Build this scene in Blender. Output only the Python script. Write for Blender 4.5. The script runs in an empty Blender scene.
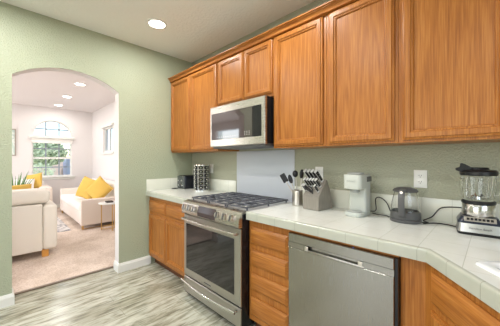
import bpy, bmesh, math, random
from mathutils import Vector, Matrix, noise
random.seed(7)
PI = math.pi
SC = bpy.context.scene
COL = SC.collection

# ------------------------------------------------------------------ camera
cd = bpy.data.cameras.new('camera'); cam = bpy.data.objects.new('camera', cd); COL.objects.link(cam)
cam.location = (3.086, -1.946, 1.298)
cam.rotation_euler = (PI/2, 0, math.atan2(0.70143, 0.71274))
cd.sensor_width = 36; cd.lens = 17.856; cd.shift_y = -0.006; cd.clip_start = 0.05
SC.camera = cam
# ------------------------------------------------------------------ world, daylight, exposure
w = bpy.data.worlds.new('sky'); SC.world = w; w.use_nodes = True
wn = w.node_tree.nodes; wl = w.node_tree.links
sky = wn.new('ShaderNodeTexSky'); sky.sky_type = 'NISHITA'; sky.sun_disc = False
sky.sun_elevation = math.radians(48); sky.sun_rotation = math.radians(200)
wl.new(sky.outputs[0], wn['Background'].inputs[0]); wn['Background'].inputs[1].default_value = 0.4
sd = bpy.data.lights.new('sun', 'SUN'); sun = bpy.data.objects.new('sun', sd); COL.objects.link(sun)
sd.energy = 3.4; sd.angle = 0.02; sun.rotation_euler = (math.radians(24), 0, math.radians(100))

def area(name, loc, rot, sx, sy, watts, col=(1, 1, 1)):
    d = bpy.data.lights.new(name, 'AREA'); d.shape = 'RECTANGLE'; d.size = sx; d.size_y = sy
    d.energy = watts; d.color = col
    o = bpy.data.objects.new(name, d); COL.objects.link(o); o.location = loc; o.rotation_euler = rot
    return o
# area lights added as daylight at unseen openings: patio door behind the camera, window over the sink, living room windows
area('added_daylight_patio', (2.0, -4.28, 1.15), (PI/2, 0, 0), 2.3, 2.0, 17, (.97, .98, 1))
area('added_daylight_sink', (4.42, -1.6, 1.65), (PI/2, 0, PI/2), 1.5, 1.0, 12, (.97, .98, 1))
area('added_daylight_living', (-2.6, -4.95, 1.4), (PI/2, 0, 0), 3.6, 2.0, 74, (1, .97, .96))
SC.view_settings.view_transform = 'Standard'; SC.view_settings.look = 'None'
SC.view_settings.exposure = -0.02; SC.view_settings.gamma = 1.0

# ------------------------------------------------------------------ materials
def lin(c):
    return tuple(((v/255)/12.92 if v/255 <= .04045 else ((v/255+.055)/1.055)**2.4) for v in c)
def newmat(name):
    m = bpy.data.materials.new(name); m.use_nodes = True
    return m, m.node_tree.nodes, m.node_tree.links, m.node_tree.nodes['Principled BSDF']
def plain(name, c, rough=.5, metal=0, bump=0, bscale=80, var=0, coat=0, trans=0, ior=1.45, spec=None, stretch=None):
    m, n, l, b = newmat(name)
    b.inputs['Base Color'].default_value = (*lin(c), 1)
    b.inputs['Roughness'].default_value = rough; b.inputs['Metallic'].default_value = metal
    b.inputs['Coat Weight'].default_value = coat; b.inputs['Transmission Weight'].default_value = trans
    b.inputs['IOR'].default_value = ior
    if spec is not None: b.inputs['Specular IOR Level'].default_value = spec
    tc = n.new('ShaderNodeTexCoord'); mp = n.new('ShaderNodeMapping'); l.new(tc.outputs['Object'], mp.inputs[0])
    if stretch: mp.inputs['Scale'].default_value = stretch
    nz = n.new('ShaderNodeTexNoise'); nz.inputs['Scale'].default_value = bscale; nz.inputs['Detail'].default_value = 4
    l.new(mp.outputs[0], nz.inputs[0])
    if bump:
        bp = n.new('ShaderNodeBump'); bp.inputs['Strength'].default_value = bump; bp.inputs['Distance'].default_value = .01
        l.new(nz.outputs[0], bp.inputs['Height']); l.new(bp.outputs[0], b.inputs['Normal'])
    if var:
        mx = n.new('ShaderNodeMix'); mx.data_type = 'RGBA'
        L = lin(c); mx.inputs[6].default_value = (*[v*(1-var) for v in L], 1); mx.inputs[7].default_value = (*[min(1, v*(1+var)) for v in L], 1)
        l.new(nz.outputs[0], mx.inputs[0]); l.new(mx.outputs[2], b.inputs['Base Color'])
    return m
def emit(name, c, s):
    m, n, l, b = newmat(name); b.inputs['Base Color'].default_value = (*lin(c), 1)
    b.inputs['Emission Color'].default_value = (*lin(c), 1); b.inputs['Emission Strength'].default_value = s
    return m
def ramp(n, stops):
    r = n.new('ShaderNodeValToRGB'); e = r.color_ramp.elements
    e[0].position, e[0].color = stops[0][0], (*lin(stops[0][1]), 1)
    e[1].position, e[1].color = stops[-1][0], (*lin(stops[-1][1]), 1)
    for p, c in stops[1:-1]:
        x = e.new(p); x.color = (*lin(c), 1)
    return r
def textured_paint(name, c, rough=.38, scale=85, strength=.7):
    # sprayed knockdown wall texture
    m, n, l, b = newmat(name)
    b.inputs['Base Color'].default_value = (*lin(c), 1); b.inputs['Roughness'].default_value = rough
    tc = n.new('ShaderNodeTexCoord'); nz = n.new('ShaderNodeTexNoise'); nz.inputs['Scale'].default_value = scale
    nz.inputs['Detail'].default_value = 3; l.new(tc.outputs['Object'], nz.inputs[0])
    r = n.new('ShaderNodeValToRGB'); r.color_ramp.elements[0].position = .42; r.color_ramp.elements[1].position = .62
    l.new(nz.outputs[0], r.inputs[0])
    bp = n.new('ShaderNodeBump'); bp.inputs['Strength'].default_value = strength; bp.inputs['Distance'].default_value = .004
    l.new(r.outputs[0], bp.inputs['Height']); l.new(bp.outputs[0], b.inputs['Normal'])
    return m
def wood(name, axis, light, mid, dark, rough=.34):
    m, n, l, b = newmat(name)
    b.inputs['Roughness'].default_value = rough; b.inputs['Specular IOR Level'].default_value = .32
    tc = n.new('ShaderNodeTexCoord'); oi = n.new('ShaderNodeObjectInfo')
    ad = n.new('ShaderNodeVectorMath'); ad.operation = 'ADD'
    cx = n.new('ShaderNodeCombineXYZ'); mu = n.new('ShaderNodeMath'); mu.operation = 'MULTIPLY'; mu.inputs[1].default_value = 13.7
    l.new(oi.outputs['Random'], mu.inputs[0])
    for k in range(3): l.new(mu.outputs[0], cx.inputs[k])
    l.new(tc.outputs['Object'], ad.inputs[0]); l.new(cx.outputs[0], ad.inputs[1])
    mp = n.new('ShaderNodeMapping'); s = [9, 9, 9]; s[axis] = .5; mp.inputs['Scale'].default_value = s
    l.new(ad.outputs[0], mp.inputs[0])
    n1 = n.new('ShaderNodeTexNoise'); n1.inputs['Scale'].default_value = 1.1; n1.inputs['Detail'].default_value = 2
    n1.inputs['Distortion'].default_value = .3; l.new(mp.outputs[0], n1.inputs[0])
    # growth rings: sine of the stretched noise
    m1 = n.new('ShaderNodeMath'); m1.operation = 'MULTIPLY'; m1.inputs[1].default_value = 55; l.new(n1.outputs[0], m1.inputs[0])
    m2 = n.new('ShaderNodeMath'); m2.operation = 'SINE'; l.new(m1.outputs[0], m2.inputs[0])
    m3 = n.new('ShaderNodeMath'); m3.operation = 'MULTIPLY_ADD'; m3.inputs[1].default_value = .5; m3.inputs[2].default_value = .5
    l.new(m2.outputs[0], m3.inputs[0])
    # fine pores
    mp2 = n.new('ShaderNodeMapping'); s2 = [110, 110, 110]; s2[axis] = 3; mp2.inputs['Scale'].default_value = s2
    l.new(ad.outputs[0], mp2.inputs[0])
    n2 = n.new('ShaderNodeTexNoise'); n2.inputs['Scale'].default_value = 2; n2.inputs['Detail'].default_value = 3; l.new(mp2.outputs[0], n2.inputs[0])
    mx = n.new('ShaderNodeMath'); mx.operation = 'MULTIPLY_ADD'; mx.inputs[1].default_value = .13
    l.new(m3.outputs[0], mx.inputs[0])
    m5 = n.new('ShaderNodeMath'); m5.operation = 'MULTIPLY'; m5.inputs[1].default_value = .85; l.new(n2.outputs[0], m5.inputs[0]); l.new(m5.outputs[0], mx.inputs[2])
    r = ramp(n, [(.2, dark), (.5, mid), (.8, light)]); l.new(mx.outputs[0], r.inputs[0]); l.new(r.outputs[0], b.inputs['Base Color'])
    bp = n.new('ShaderNodeBump'); bp.inputs['Strength'].default_value = .25; bp.inputs['Distance'].default_value = .002
    l.new(mx.outputs[0], bp.inputs['Height']); l.new(bp.outputs[0], b.inputs['Normal'])
    return m
def tiles(name, size, c, grout, coord='Object', rough=.2, mortar=.009, off=(0, 0)):
    m, n, l, b = newmat(name); b.inputs['Roughness'].default_value = rough
    tc = n.new('ShaderNodeTexCoord'); mp = n.new('ShaderNodeMapping'); l.new(tc.outputs[coord], mp.inputs[0])
    mp.inputs['Location'].default_value = (off[0], off[1], 0)
    br = n.new('ShaderNodeTexBrick'); br.offset = 0; br.inputs['Scale'].default_value = 1
    br.inputs['Brick Width'].default_value = size[0]; br.inputs['Row Height'].default_value = size[1]
    br.inputs['Mortar Size'].default_value = mortar*size[0]; br.inputs['Mortar Smooth'].default_value = .3
    br.inputs['Color1'].default_value = (*lin(c), 1); br.inputs['Color2'].default_value = (*lin([v*.985 for v in c]), 1)
    br.inputs['Mortar'].default_value = (*lin(grout), 1)
    l.new(mp.outputs[0], br.inputs[0])
    nz = n.new('ShaderNodeTexNoise'); nz.inputs['Scale'].default_value = 9; l.new(tc.outputs['Object'], nz.inputs[0])
    mx = n.new('ShaderNodeMix'); mx.data_type = 'RGBA'; mx.blend_type = 'MULTIPLY'; mx.inputs[0].default_value = .25
    r = ramp(n, [(.3, (225, 225, 218)), (.7, (255, 255, 255))]); l.new(nz.outputs[0], r.inputs[0])
    l.new(br.outputs[0], mx.inputs[6]); l.new(r.outputs[0], mx.inputs[7]); l.new(mx.outputs[2], b.inputs['Base Color'])
    bp = n.new('ShaderNodeBump'); bp.invert = True; bp.inputs['Strength'].default_value = .5; bp.inputs['Distance'].default_value = .002
    l.new(br.outputs[1], bp.inputs['Height']); l.new(bp.outputs[0], b.inputs['Normal'])
    return m
def brushed(name, c, rough=.3, stretch=(1, 1, 60), amt=.12):
    m, n, l, b = newmat(name); b.inputs['Base Color'].default_value = (*lin(c), 1); b.inputs['Metallic'].default_value = 1
    b.inputs['Roughness'].default_value = rough
    tc = n.new('ShaderNodeTexCoord'); mp = n.new('ShaderNodeMapping'); mp.inputs['Scale'].default_value = stretch
    l.new(tc.outputs['Object'], mp.inputs[0]); nz = n.new('ShaderNodeTexNoise'); nz.inputs['Scale'].default_value = 9
    nz.inputs['Detail'].default_value = 3; l.new(mp.outputs[0], nz.inputs[0])
    mr = n.new('ShaderNodeMapRange'); mr.inputs[3].default_value = rough-amt/2; mr.inputs[4].default_value = rough+amt/2
    l.new(nz.outputs[0], mr.inputs[0]); l.new(mr.outputs[0], b.inputs['Roughness'])
    bp = n.new('ShaderNodeBump'); bp.inputs['Strength'].default_value = .04; bp.inputs['Distance'].default_value = .001
    l.new(nz.outputs[0], bp.inputs['Height']); l.new(bp.outputs[0], b.inputs['Normal'])
    return m

M = {}
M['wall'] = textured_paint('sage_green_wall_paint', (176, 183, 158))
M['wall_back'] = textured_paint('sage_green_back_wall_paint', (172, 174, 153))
M['ceil'] = textured_paint('kitchen_ceiling_texture', (244, 245, 240), rough=.8, scale=40, strength=.5)
M['lwall'] = plain('living_room_white_paint', (228, 223, 221), .7, bump=.1, bscale=90)
M['lceil'] = plain('living_room_ceiling_paint', (230, 223, 221), .8, bump=.15, bscale=60)
M['trim'] = plain('white_trim_paint', (232, 232, 226), .35)
M['wood_v'] = wood('honey_oak_vertical_grain', 2, (192, 132, 66), (168, 105, 45), (130, 76, 31))
M['wood_h'] = wood('honey_oak_horizontal_grain', 0, (192, 132, 66), (168, 105, 45), (130, 76, 31))
M['toe'] = wood('dark_oak_toe_kick', 0, (120, 72, 44), (100, 58, 34), (76, 44, 26), .5)
M['tile'] = tiles('white_counter_tile', (.16, .16), (227, 228, 221), (202, 203, 190), off=(-2.845+.16*20, .655-.03+.16*20))
M['tile_wall'] = tiles('white_splash_tile', (.155, .4), (228, 229, 216), (200, 201, 186), off=(-2.52+.155*30, 0), rough=.15)
M['tile_edge'] = tiles('shaded_edge_tile', (.16, .4), (186, 188, 175), (160, 162, 150), coord='UV', rough=.18)  # same tile as the top; shade on the front face put into the colour
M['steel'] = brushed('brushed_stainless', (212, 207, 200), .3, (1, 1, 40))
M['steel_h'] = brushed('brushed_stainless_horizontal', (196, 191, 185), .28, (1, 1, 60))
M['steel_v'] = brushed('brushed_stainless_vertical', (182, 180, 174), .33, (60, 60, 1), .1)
_n = M['steel_v'].node_tree; _b = _n.nodes['Principled BSDF']; _t = _n.nodes.new('ShaderNodeTangent')
_t.direction_type = 'RADIAL'; _t.axis = 'Z'; _n.links.new(_t.outputs[0], _b.inputs['Tangent'])
_b.inputs['Anisotropic'].default_value = .75; _b.inputs['Anisotropic Rotation'].default_value = 0.25
M['polished'] = plain('satin_steel', (222, 222, 220), .35, .35)
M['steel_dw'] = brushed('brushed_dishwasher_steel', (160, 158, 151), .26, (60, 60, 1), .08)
M['chrome'] = plain('chrome', (225, 225, 225), .12, 1)
M['black'] = plain('black_plastic', (26, 27, 30), .35)
M['black_enamel'] = plain('black_enamel', (20, 20, 24), .2)
M['grey_plastic'] = plain('grey_plastic', (88, 88, 88), .4)
M['iron'] = plain('cast_iron', (104, 106, 114), .3, .5, bump=.15, bscale=200)
M['oven_glass'] = plain('dark_oven_glass', (26, 26, 28), .06, 0, spec=.85)
M['micro_glass'] = plain('dark_microwave_glass', (62, 54, 54), .06, 0, coat=1, spec=1)
M['panel_white'] = plain('enamelled_splash_panel', (200, 205, 213), .45, 0)
M['white_plastic'] = plain('white_plastic', (238, 238, 234), .3)
M['slot'] = plain('dark_slot', (40, 38, 36), .6)
M['coffee_grey'] = plain('pale_grey_plastic', (188, 192, 184), .35)
M['coffee_grey2'] = plain('light_grey_trim_plastic', (164, 166, 162), .3)
M['block'] = plain('grey_washed_wood', (140, 134, 124), .5, var=.25, bscale=6, stretch=(20, 20, 2))
M['glass'] = plain('clear_glass', (255, 255, 255), .02, trans=1, ior=1.38)
M['winglass'] = plain('window_glass', (255, 255, 255), .0, trans=1, ior=1.02)
M['porcelain'] = plain('white_porcelain', (240, 243, 244), .08, coat=.6)
M['lamp'] = emit('recessed_lamp_glow', (255, 250, 240), 14)
M['carpet'] = None
M['cream'] = plain('cream_upholstery', (240, 234, 222), .85, bump=.15, bscale=260)
M['beige'] = plain('beige_upholstery', (236, 222, 210), .85, bump=.15, bscale=260)
M['white_fabric'] = plain('white_fabric', (240, 236, 230), .9, bump=.15, bscale=200)
M['yellow'] = plain('mustard_yellow_fabric', (228, 188, 92), .8, bump=.3, bscale=160, var=.1)
M['legwood'] = plain('pale_wood_leg', (222, 160, 80), .4)
M['brass'] = plain('brushed_brass', (214, 176, 110), .3, .9)
M['leaf'] = plain('green_leaf', (80, 120, 52), .5, var=.3, bscale=12)
M['leaf2'] = plain('foliage', (196, 206, 172), .8, var=.5, bscale=5)
M['bark'] = plain('bark', (110, 90, 72), .9, var=.3)
M['grass'] = plain('dry_lawn', (225, 222, 205), .95, var=.15, bscale=3)
M['stucco'] = plain('pale_stucco', (222, 200, 184), .9, bump=.2)
M['bluepaint'] = plain('grey_blue_paint', (140, 150, 170), .5)
M['pot'] = plain('white_pot', (236, 232, 226), .4)
M['paper'] = None
M['spice1'] = plain('paprika_spice', (150, 70, 36), .5)
M['fog'] = plain('herb_spice', (150, 140, 90), .5)
M['label'] = plain('dark_lettering', (70, 72, 76), .4)
M['pale_letter'] = plain('pale_lettering', (190, 190, 190), .4)
M['dark_button'] = plain('dark_blue_button_panel', (40, 46, 60), .3)

def m_floor():
    m, n, l, b = newmat('grey_green_plank_floor'); b.inputs['Roughness'].default_value = .2
    tc = n.new('ShaderNodeTexCoord'); mp = n.new('ShaderNodeMapping'); mp.inputs['Rotation'].default_value = (0, 0, PI/2)
    l.new(tc.outputs['Object'], mp.inputs[0])
    br = n.new('ShaderNodeTexBrick'); br.offset = .37; br.inputs['Scale'].default_value = 1
    br.inputs['Brick Width'].default_value = 1.2; br.inputs['Row Height'].default_value = .15
    br.inputs['Mortar Size'].default_value = .0016; br.inputs['Mortar Smooth'].default_value = .2
    br.inputs['Color1'].default_value = (.0, .0, .0, 1); br.inputs['Color2'].default_value = (1, 1, 1, 1); br.inputs['Mortar'].default_value = (.5, .5, .5, 1)
    l.new(mp.outputs[0], br.inputs[0])
    # per-plank offset of the grain
    sx = n.new('ShaderNodeSeparateXYZ'); l.new(tc.outputs['Object'], sx.inputs[0])
    md = n.new('ShaderNodeMath'); md.operation = 'DIVIDE'; md.inputs[1].default_value = .15; l.new(sx.outputs[0], md.inputs[0])
    fl = n.new('ShaderNodeMath'); fl.operation = 'FLOOR'; l.new(md.outputs[0], fl.inputs[0])
    wn_ = n.new('ShaderNodeTexWhiteNoise'); wn_.noise_dimensions = '1D'; l.new(fl.outputs[0], wn_.inputs['W'])
    sc = n.new('ShaderNodeVectorMath'); sc.operation = 'SCALE'; sc.inputs['Scale'].default_value = 5; l.new(wn_.outputs['Color'], sc.inputs[0])
    ad = n.new('ShaderNodeVectorMath'); ad.operation = 'ADD'; l.new(tc.outputs['Object'], ad.inputs[0]); l.new(sc.outputs[0], ad.inputs[1])
    mp2 = n.new('ShaderNodeMapping'); mp2.inputs['Scale'].default_value = (17, 3, 1); l.new(ad.outputs[0], mp2.inputs[0])
    nz = n.new('ShaderNodeTexNoise'); nz.inputs['Scale'].default_value = 1.6; nz.inputs['Detail'].default_value = 7
    nz.inputs['Roughness'].default_value = .62; nz.inputs['Distortion'].default_value = .3; l.new(mp2.outputs[0], nz.inputs[0])
    r = ramp(n, [(.3, (112, 108, 96)), (.42, (160, 158, 142)), (.52, (194, 193, 180)), (.68, (216, 215, 204))])
    l.new(nz.outputs[0], r.inputs[0])
    tint = ramp(n, [(0, (205, 203, 188)), (1, (255, 255, 250))]); l.new(wn_.outputs['Value'], tint.inputs[0])
    mx = n.new('ShaderNodeMix'); mx.data_type = 'RGBA'; mx.blend_type = 'MULTIPLY'; mx.inputs[0].default_value = .8
    l.new(r.outputs[0], mx.inputs[6]); l.new(tint.outputs[0], mx.inputs[7])
    m2 = n.new('ShaderNodeMix'); m2.data_type = 'RGBA'; m2.inputs[7].default_value = (*lin((140, 136, 120)), 1)
    l.new(br.outputs[1], m2.inputs[0]); l.new(mx.outputs[2], m2.inputs[6]); l.new(m2.outputs[2], b.inputs['Base Color'])
    bp = n.new('ShaderNodeBump'); bp.inputs['Strength'].default_value = .15; bp.inputs['Distance'].default_value = .003
    l.new(nz.outputs[0], bp.inputs['Height']); l.new(bp.outputs[0], b.inputs['Normal'])
    return m
M['floor'] = m_floor()
def m_carpet():
    m, n, l, b = newmat('peach_beige_carpet'); b.inputs['Roughness'].default_value = 1
    tc = n.new('ShaderNodeTexCoord')
    a = n.new('ShaderNodeTexNoise'); a.inputs['Scale'].default_value = 70; a.inputs['Detail'].default_value = 3; l.new(tc.outputs['Object'], a.inputs[0])
    c = n.new('ShaderNodeTexNoise'); c.inputs['Scale'].default_value = 3; l.new(tc.outputs['Object'], c.inputs[0])
    r = ramp(n, [(.3, (206, 186, 168)), (.5, (230, 212, 196)), (.7, (240, 226, 214))]); l.new(a.outputs[0], r.inputs[0])
    r2 = ramp(n, [(.35, (232, 228, 224)), (.65, (255, 255, 255))]); l.new(c.outputs[0], r2.inputs[0])
    mx = n.new('ShaderNodeMix'); mx.data_type = 'RGBA'; mx.blend_type = 'MULTIPLY'; mx.inputs[0].default_value = 1
    l.new(r.outputs[0], mx.inputs[6]); l.new(r2.outputs[0], mx.inputs[7]); l.new(mx.outputs[2], b.inputs['Base Color'])
    bp = n.new('ShaderNodeBump'); bp.inputs['Strength'].default_value = .6; bp.inputs['Distance'].default_value = .01
    l.new(a.outputs[0], bp.inputs['Height']); l.new(bp.outputs[0], b.inputs['Normal'])
    return m
M['carpet'] = m_carpet()
def m_blotch(name, a, c, d, scale):
    m, n, l, b = newmat(name); b.inputs['Roughness'].default_value = .9
    tc = n.new('ShaderNodeTexCoord'); nz = n.new('ShaderNodeTexNoise'); nz.inputs['Scale'].default_value = scale; nz.inputs['Detail'].default_value = 5
    nz.inputs['Distortion'].default_value = 1.5; l.new(tc.outputs['Object'], nz.inputs[0])
    r = ramp(n, [(.4, a), (.5, c), (.6, d)]); l.new(nz.outputs[0], r.inputs[0]); l.new(r.outputs[0], b.inputs['Base Color'])
    return m
M['rug'] = m_blotch('patterned_rug', (150, 148, 152), (224, 218, 214), (240, 236, 232), 7)
M['paper'] = m_blotch('abstract_green_print', (206, 222, 212), (236, 240, 234), (190, 206, 200), 4)

# ------------------------------------------------------------------ mesh helpers
WM = {}
def box(bm, x0, x1, y0, y1, z0, z1, bev=0, seg=2):
    g = bmesh.ops.create_cube(bm, size=1, matrix=Matrix.Translation(((x0+x1)/2, (y0+y1)/2, (z0+z1)/2)) @ Matrix.Diagonal((x1-x0, y1-y0, z1-z0, 1)))
    if bev:
        es = list({e for v in g['verts'] for e in v.link_edges})
        bmesh.ops.bevel(bm, geom=es, offset=bev, segments=seg, affect='EDGES', profile=.5)
def frame_to(d):
    d = Vector(d).normalized(); return d.to_track_quat('Z', 'Y').to_matrix().to_4x4()
def cyl(bm, p0, p1, r0, r1=None, seg=20):
    p0, p1 = Vector(p0), Vector(p1); r1 = r0 if r1 is None else r1
    bmesh.ops.create_cone(bm, cap_ends=True, segments=seg, radius1=r0, radius2=r1, depth=(p1-p0).length,
                          matrix=Matrix.Translation((p0+p1)/2) @ frame_to(p1-p0))
def lathe(bm, prof, c=(0, 0, 0), seg=32, closed=False):
    rs = []
    for r, z in prof:
        if r < 1e-5: rs.append([bm.verts.new((c[0], c[1], c[2]+z))])
        else: rs.append([bm.verts.new((c[0]+r*math.cos(2*PI*k/seg), c[1]+r*math.sin(2*PI*k/seg), c[2]+z)) for k in range(seg)])
    pairs = list(zip(rs, rs[1:])) + ([(rs[-1], rs[0])] if closed else [])
    for a, b in pairs:
        for k in range(seg):
            k2 = (k+1) % seg
            if len(a) == 1 and len(b) == 1: continue
            if len(a) == 1: bm.faces.new((a[0], b[k], b[k2]))
            elif len(b) == 1: bm.faces.new((a[k], a[k2], b[0]))
            else: bm.faces.new((a[k], a[k2], b[k2], b[k]))
def smoothpath(pts, n=8):
    pts = [Vector(p) for p in pts]; P = [2*pts[0]-pts[1]]+pts+[2*pts[-1]-pts[-2]]; out = []
    for i in range(1, len(P)-2):
        for k in range(n):
            t = k/n; a, b, c, d = P[i-1:i+3]
            out.append(.5*((2*b)+(c-a)*t+(2*a-5*b+4*c-d)*t*t+(3*b-a-3*c+d)*t**3))
    return out+[pts[-1]]
def tube(bm, pts, r, seg=10, smooth=0, rfun=None):
    P = smoothpath(pts, smooth) if smooth else [Vector(p) for p in pts]
    rings = []; up = None
    for i, p in enumerate(P):
        t = (P[min(i+1, len(P)-1)]-P[max(i-1, 0)]).normalized()
        if up is None: up = t.orthogonal().normalized()
        up = (up-t*up.dot(t)).normalized(); s = t.cross(up)
        rr = r if rfun is None else rfun(i/(len(P)-1))
        rings.append([bm.verts.new(p+(up*math.cos(2*PI*k/seg)+s*math.sin(2*PI*k/seg))*rr) for k in range(seg)])
    for a, b in zip(rings, rings[1:]):
        for k in range(seg): bm.faces.new((a[k], a[(k+1) % seg], b[(k+1) % seg], b[k]))
    bm.faces.new(rings[0][::-1]); bm.faces.new(rings[-1])
def prism(bm, poly, h0, h1, f=lambda a, b, h: (a, b, h)):
    A = [bm.verts.new(f(a, b, h0)) for a, b in poly]; B_ = [bm.verts.new(f(a, b, h1)) for a, b in poly]
    bm.faces.new(A[::-1]); bm.faces.new(B_)
    for i in range(len(poly)):
        j = (i+1) % len(poly); bm.faces.new((A[i], A[j], B_[j], B_[i]))
def rings(bm, x0, x1, z0, z1, prof):
    # nested rectangles: prof = [(inset, y)], first ring at the back, last one filled
    R = []
    for ins, y in prof:
        R.append([bm.verts.new(c) for c in ((x0+ins, y, z0+ins), (x1-ins, y, z0+ins), (x1-ins, y, z1-ins), (x0+ins, y, z1-ins))])
    for a, b in zip(R, R[1:]):
        for k in range(4): bm.faces.new((a[k], a[(k+1) % 4], b[(k+1) % 4], b[k]))
    bm.faces.new(R[-1]); bm.faces.new(R[0][::-1])
def cushion(bm, w, d, t, nx=14, ny=14, p=2.6, crease=0):
    # pillow lying in XY, thickness along Z, puffed in the middle with pulled-out corners
    top = {}; bot = {}
    for i in range(nx+1):
        for j in range(ny+1):
            u = i/nx*2-1; v = j/ny*2-1
            e = max(0, (1-abs(u)**p)*(1-abs(v)**p))**.45
            k = 1-.07*(1-abs(u*v))*(abs(u)**4+abs(v)**4)
            wob = crease*noise.noise(Vector((u*3, v*3, w*7)))
            x, y = u*w/2*k, v*d/2*k
            if i in (0, nx) or j in (0, ny): top[i, j] = bot[i, j] = bm.verts.new((x, y, 0))
            else:
                top[i, j] = bm.verts.new((x, y, t/2*e+wob)); bot[i, j] = bm.verts.new((x, y, -t/2*e+wob))
    for i in range(nx):
        for j in range(ny):
            bm.faces.new((top[i, j], top[i+1, j], top[i+1, j+1], top[i, j+1]))
            q = (bot[i, j], bot[i, j+1], bot[i+1, j+1], bot[i+1, j])
            if len({v for v in q}) == 4:
                try: bm.faces.new(q)
                except ValueError: pass

def obj(name, bm, mat, parent=None, smooth=True, angle=35, local=False, uvdone=False):
    if isinstance(bm, bmesh.types.BMesh):
        if parent is not None and not local: bm.transform(WM[parent.name].inverted())
        bmesh.ops.recalc_face_normals(bm, faces=bm.faces)
        me = bpy.data.meshes.new(name); bm.to_mesh(me); bm.free()
        if smooth and len(me.polygons):
            me.shade_smooth(); me.set_sharp_from_angle(angle=math.radians(angle))
    else: me = bm
    for mm in (mat if isinstance(mat, (list, tuple)) else [mat]): me.materials.append(mm)
    o = bpy.data.objects.new(name, me); COL.objects.link(o)
    if parent is not None: o.parent = parent; WM[o.name] = WM[parent.name]
    else: WM[o.name] = Matrix.Identity(4)
    return o
def tag(o, label, cat, group=None, kind=None):
    if label: o['label'] = label
    if cat: o['category'] = cat
    if group: o['group'] = group
    if kind: o['kind'] = kind
    return o
def thing(name, label, cat, loc=(0, 0, 0), rz=0, group=None):
    o = bpy.data.objects.new(name, None); COL.objects.link(o); o.empty_display_size = .1
    o.location = loc; o.rotation_euler = (0, 0, rz); WM[o.name] = Matrix.Translation(loc) @ Matrix.Rotation(rz, 4, 'Z')
    return tag(o, label, cat, group)
def struct(name, bm, mat, **k):
    o = obj(name, bm, mat, **k)
    if o.parent is None: o['kind'] = 'structure'
    return o
def NB(): return bmesh.new()
def copy_tree(o, parent=None):
    c = o.copy(); COL.objects.link(c)
    if parent is not None: c.parent = parent
    for ch in list(o.children): copy_tree(ch, c)
    return c
def text(name, s, size, mat, parent, loc, rot, extrude=.0004):
    c = bpy.data.curves.new(name, 'FONT'); c.body = s; c.size = size; c.extrude = extrude; c.align_x = 'CENTER'; c.align_y = 'CENTER'
    tmp = bpy.data.objects.new(name+'_tmp', c); COL.objects.link(tmp)
    bpy.context.view_layer.update()
    me = bpy.data.meshes.new_from_object(tmp.evaluated_get(bpy.context.evaluated_depsgraph_get()))
    bpy.data.objects.remove(tmp)
    me.transform(Matrix.Translation(loc) @ rot.to_4x4())
    return obj(name, me, mat, parent)

# ================================================================== THE SETTING
H = 2.69; XR = 4.15; YN = -4.0; XF = -5.35; YL = -4.7; WT = .14
AY0, AY1, ASP, APK = -1.858, -.966, 2.073, 2.222      # arch opening
def arch_pts(y0, y1, zs, rise, n=24):
    c = (y0+y1)/2; hw = (y1-y0)/2; R_ = (hw*hw+rise*rise)/(2*rise); zc = zs+rise-R_; a0 = math.asin(hw/R_)
    return [(c+R_*math.sin(-a0+2*a0*k/n), zc+R_*math.cos(-a0+2*a0*k/n)) for k in range(n+1)]
def wall_with_holes(bm, a0, a1, z0, z1, holes, h0, h1, f):
    # wall plate in (a, z) with polygonal holes, thickness h0..h1
    loops = [[(a0, z0), (a1, z0), (a1, z1), (a0, z1)]]+holes
    fr = {}
    for h in (h0, h1):
        es = []; vs_all = []
        for lp in loops:
            vs = [bm.verts.new(f(a, z, h)) for a, z in lp]; vs_all.append(vs)
            for i in range(len(vs)): es.append(bm.edges.new((vs[i], vs[(i+1) % len(vs)])))
        bmesh.ops.triangle_fill(bm, use_beauty=True, use_dissolve=False, edges=es)
        fr[h] = vs_all
    for A, B_ in zip(fr[h0], fr[h1]):
        for i in range(len(A)):
            j = (i+1) % len(A); bm.faces.new((A[i], A[j], B_[j], B_[i]))
# floor
bm = NB(); box(bm, -.2, XR, YN, 0, -.05, 0); struct('floor', bm, M['floor'], smooth=False)
bm = NB(); box(bm, XF, -.2, YL, 0, -.05, .006); struct('floor_living_carpet', bm, M['carpet'], smooth=False)
# threshold strip
bm = NB(); box(bm, -.225, -.185, AY0-.0, AY1+.0, .0, .012, .004); struct('trim_threshold', bm, plain('threshold_strip', (128, 112, 96), .4))
# ceilings
bm = NB(); box(bm, -.07, XR, YN, 0, H, H+.06); struct('ceiling', bm, M['ceil'], smooth=False)
bm = NB(); box(bm, XF, -.07, YL, 0, H, H+.06); struct('ceiling_living', bm, M['lceil'], smooth=False)
# left wall with the arched opening: kitchen skin green, living side white, reveal pinkish white
hole = [(AY1, 0), (AY0, 0)]+arch_pts(AY0, AY1, ASP, APK-ASP)
def left_wall(h0, h1, mat, name):
    bm = NB()
    poly = [(YL, 0), (AY0, 0)]+arch_pts(AY0, AY1, ASP, APK-ASP)+[(AY1, 0), (0, 0), (0, H), (YL, H)]
    for h in (h0, h1):
        vs = [bm.verts.new((h, a, z)) for a, z in poly]
        es = [bm.edges.new((vs[i], vs[(i+1) % len(vs)])) for i in range(len(vs))]
        bmesh.ops.triangle_fill(bm, use_beauty=True, edges=es)
        if h == h0: A = vs
    for i in range(len(poly)):
        j = (i+1) % len(poly); bm.faces.new((A[i], A[j], vs[j], vs[i]))
    return struct(name, bm, mat, smooth=False)
left_wall(-.012, 0, M['wall'], 'wall_left')
left_wall(-WT, -.0122, M['lwall'], 'wall_living_arch')
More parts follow.
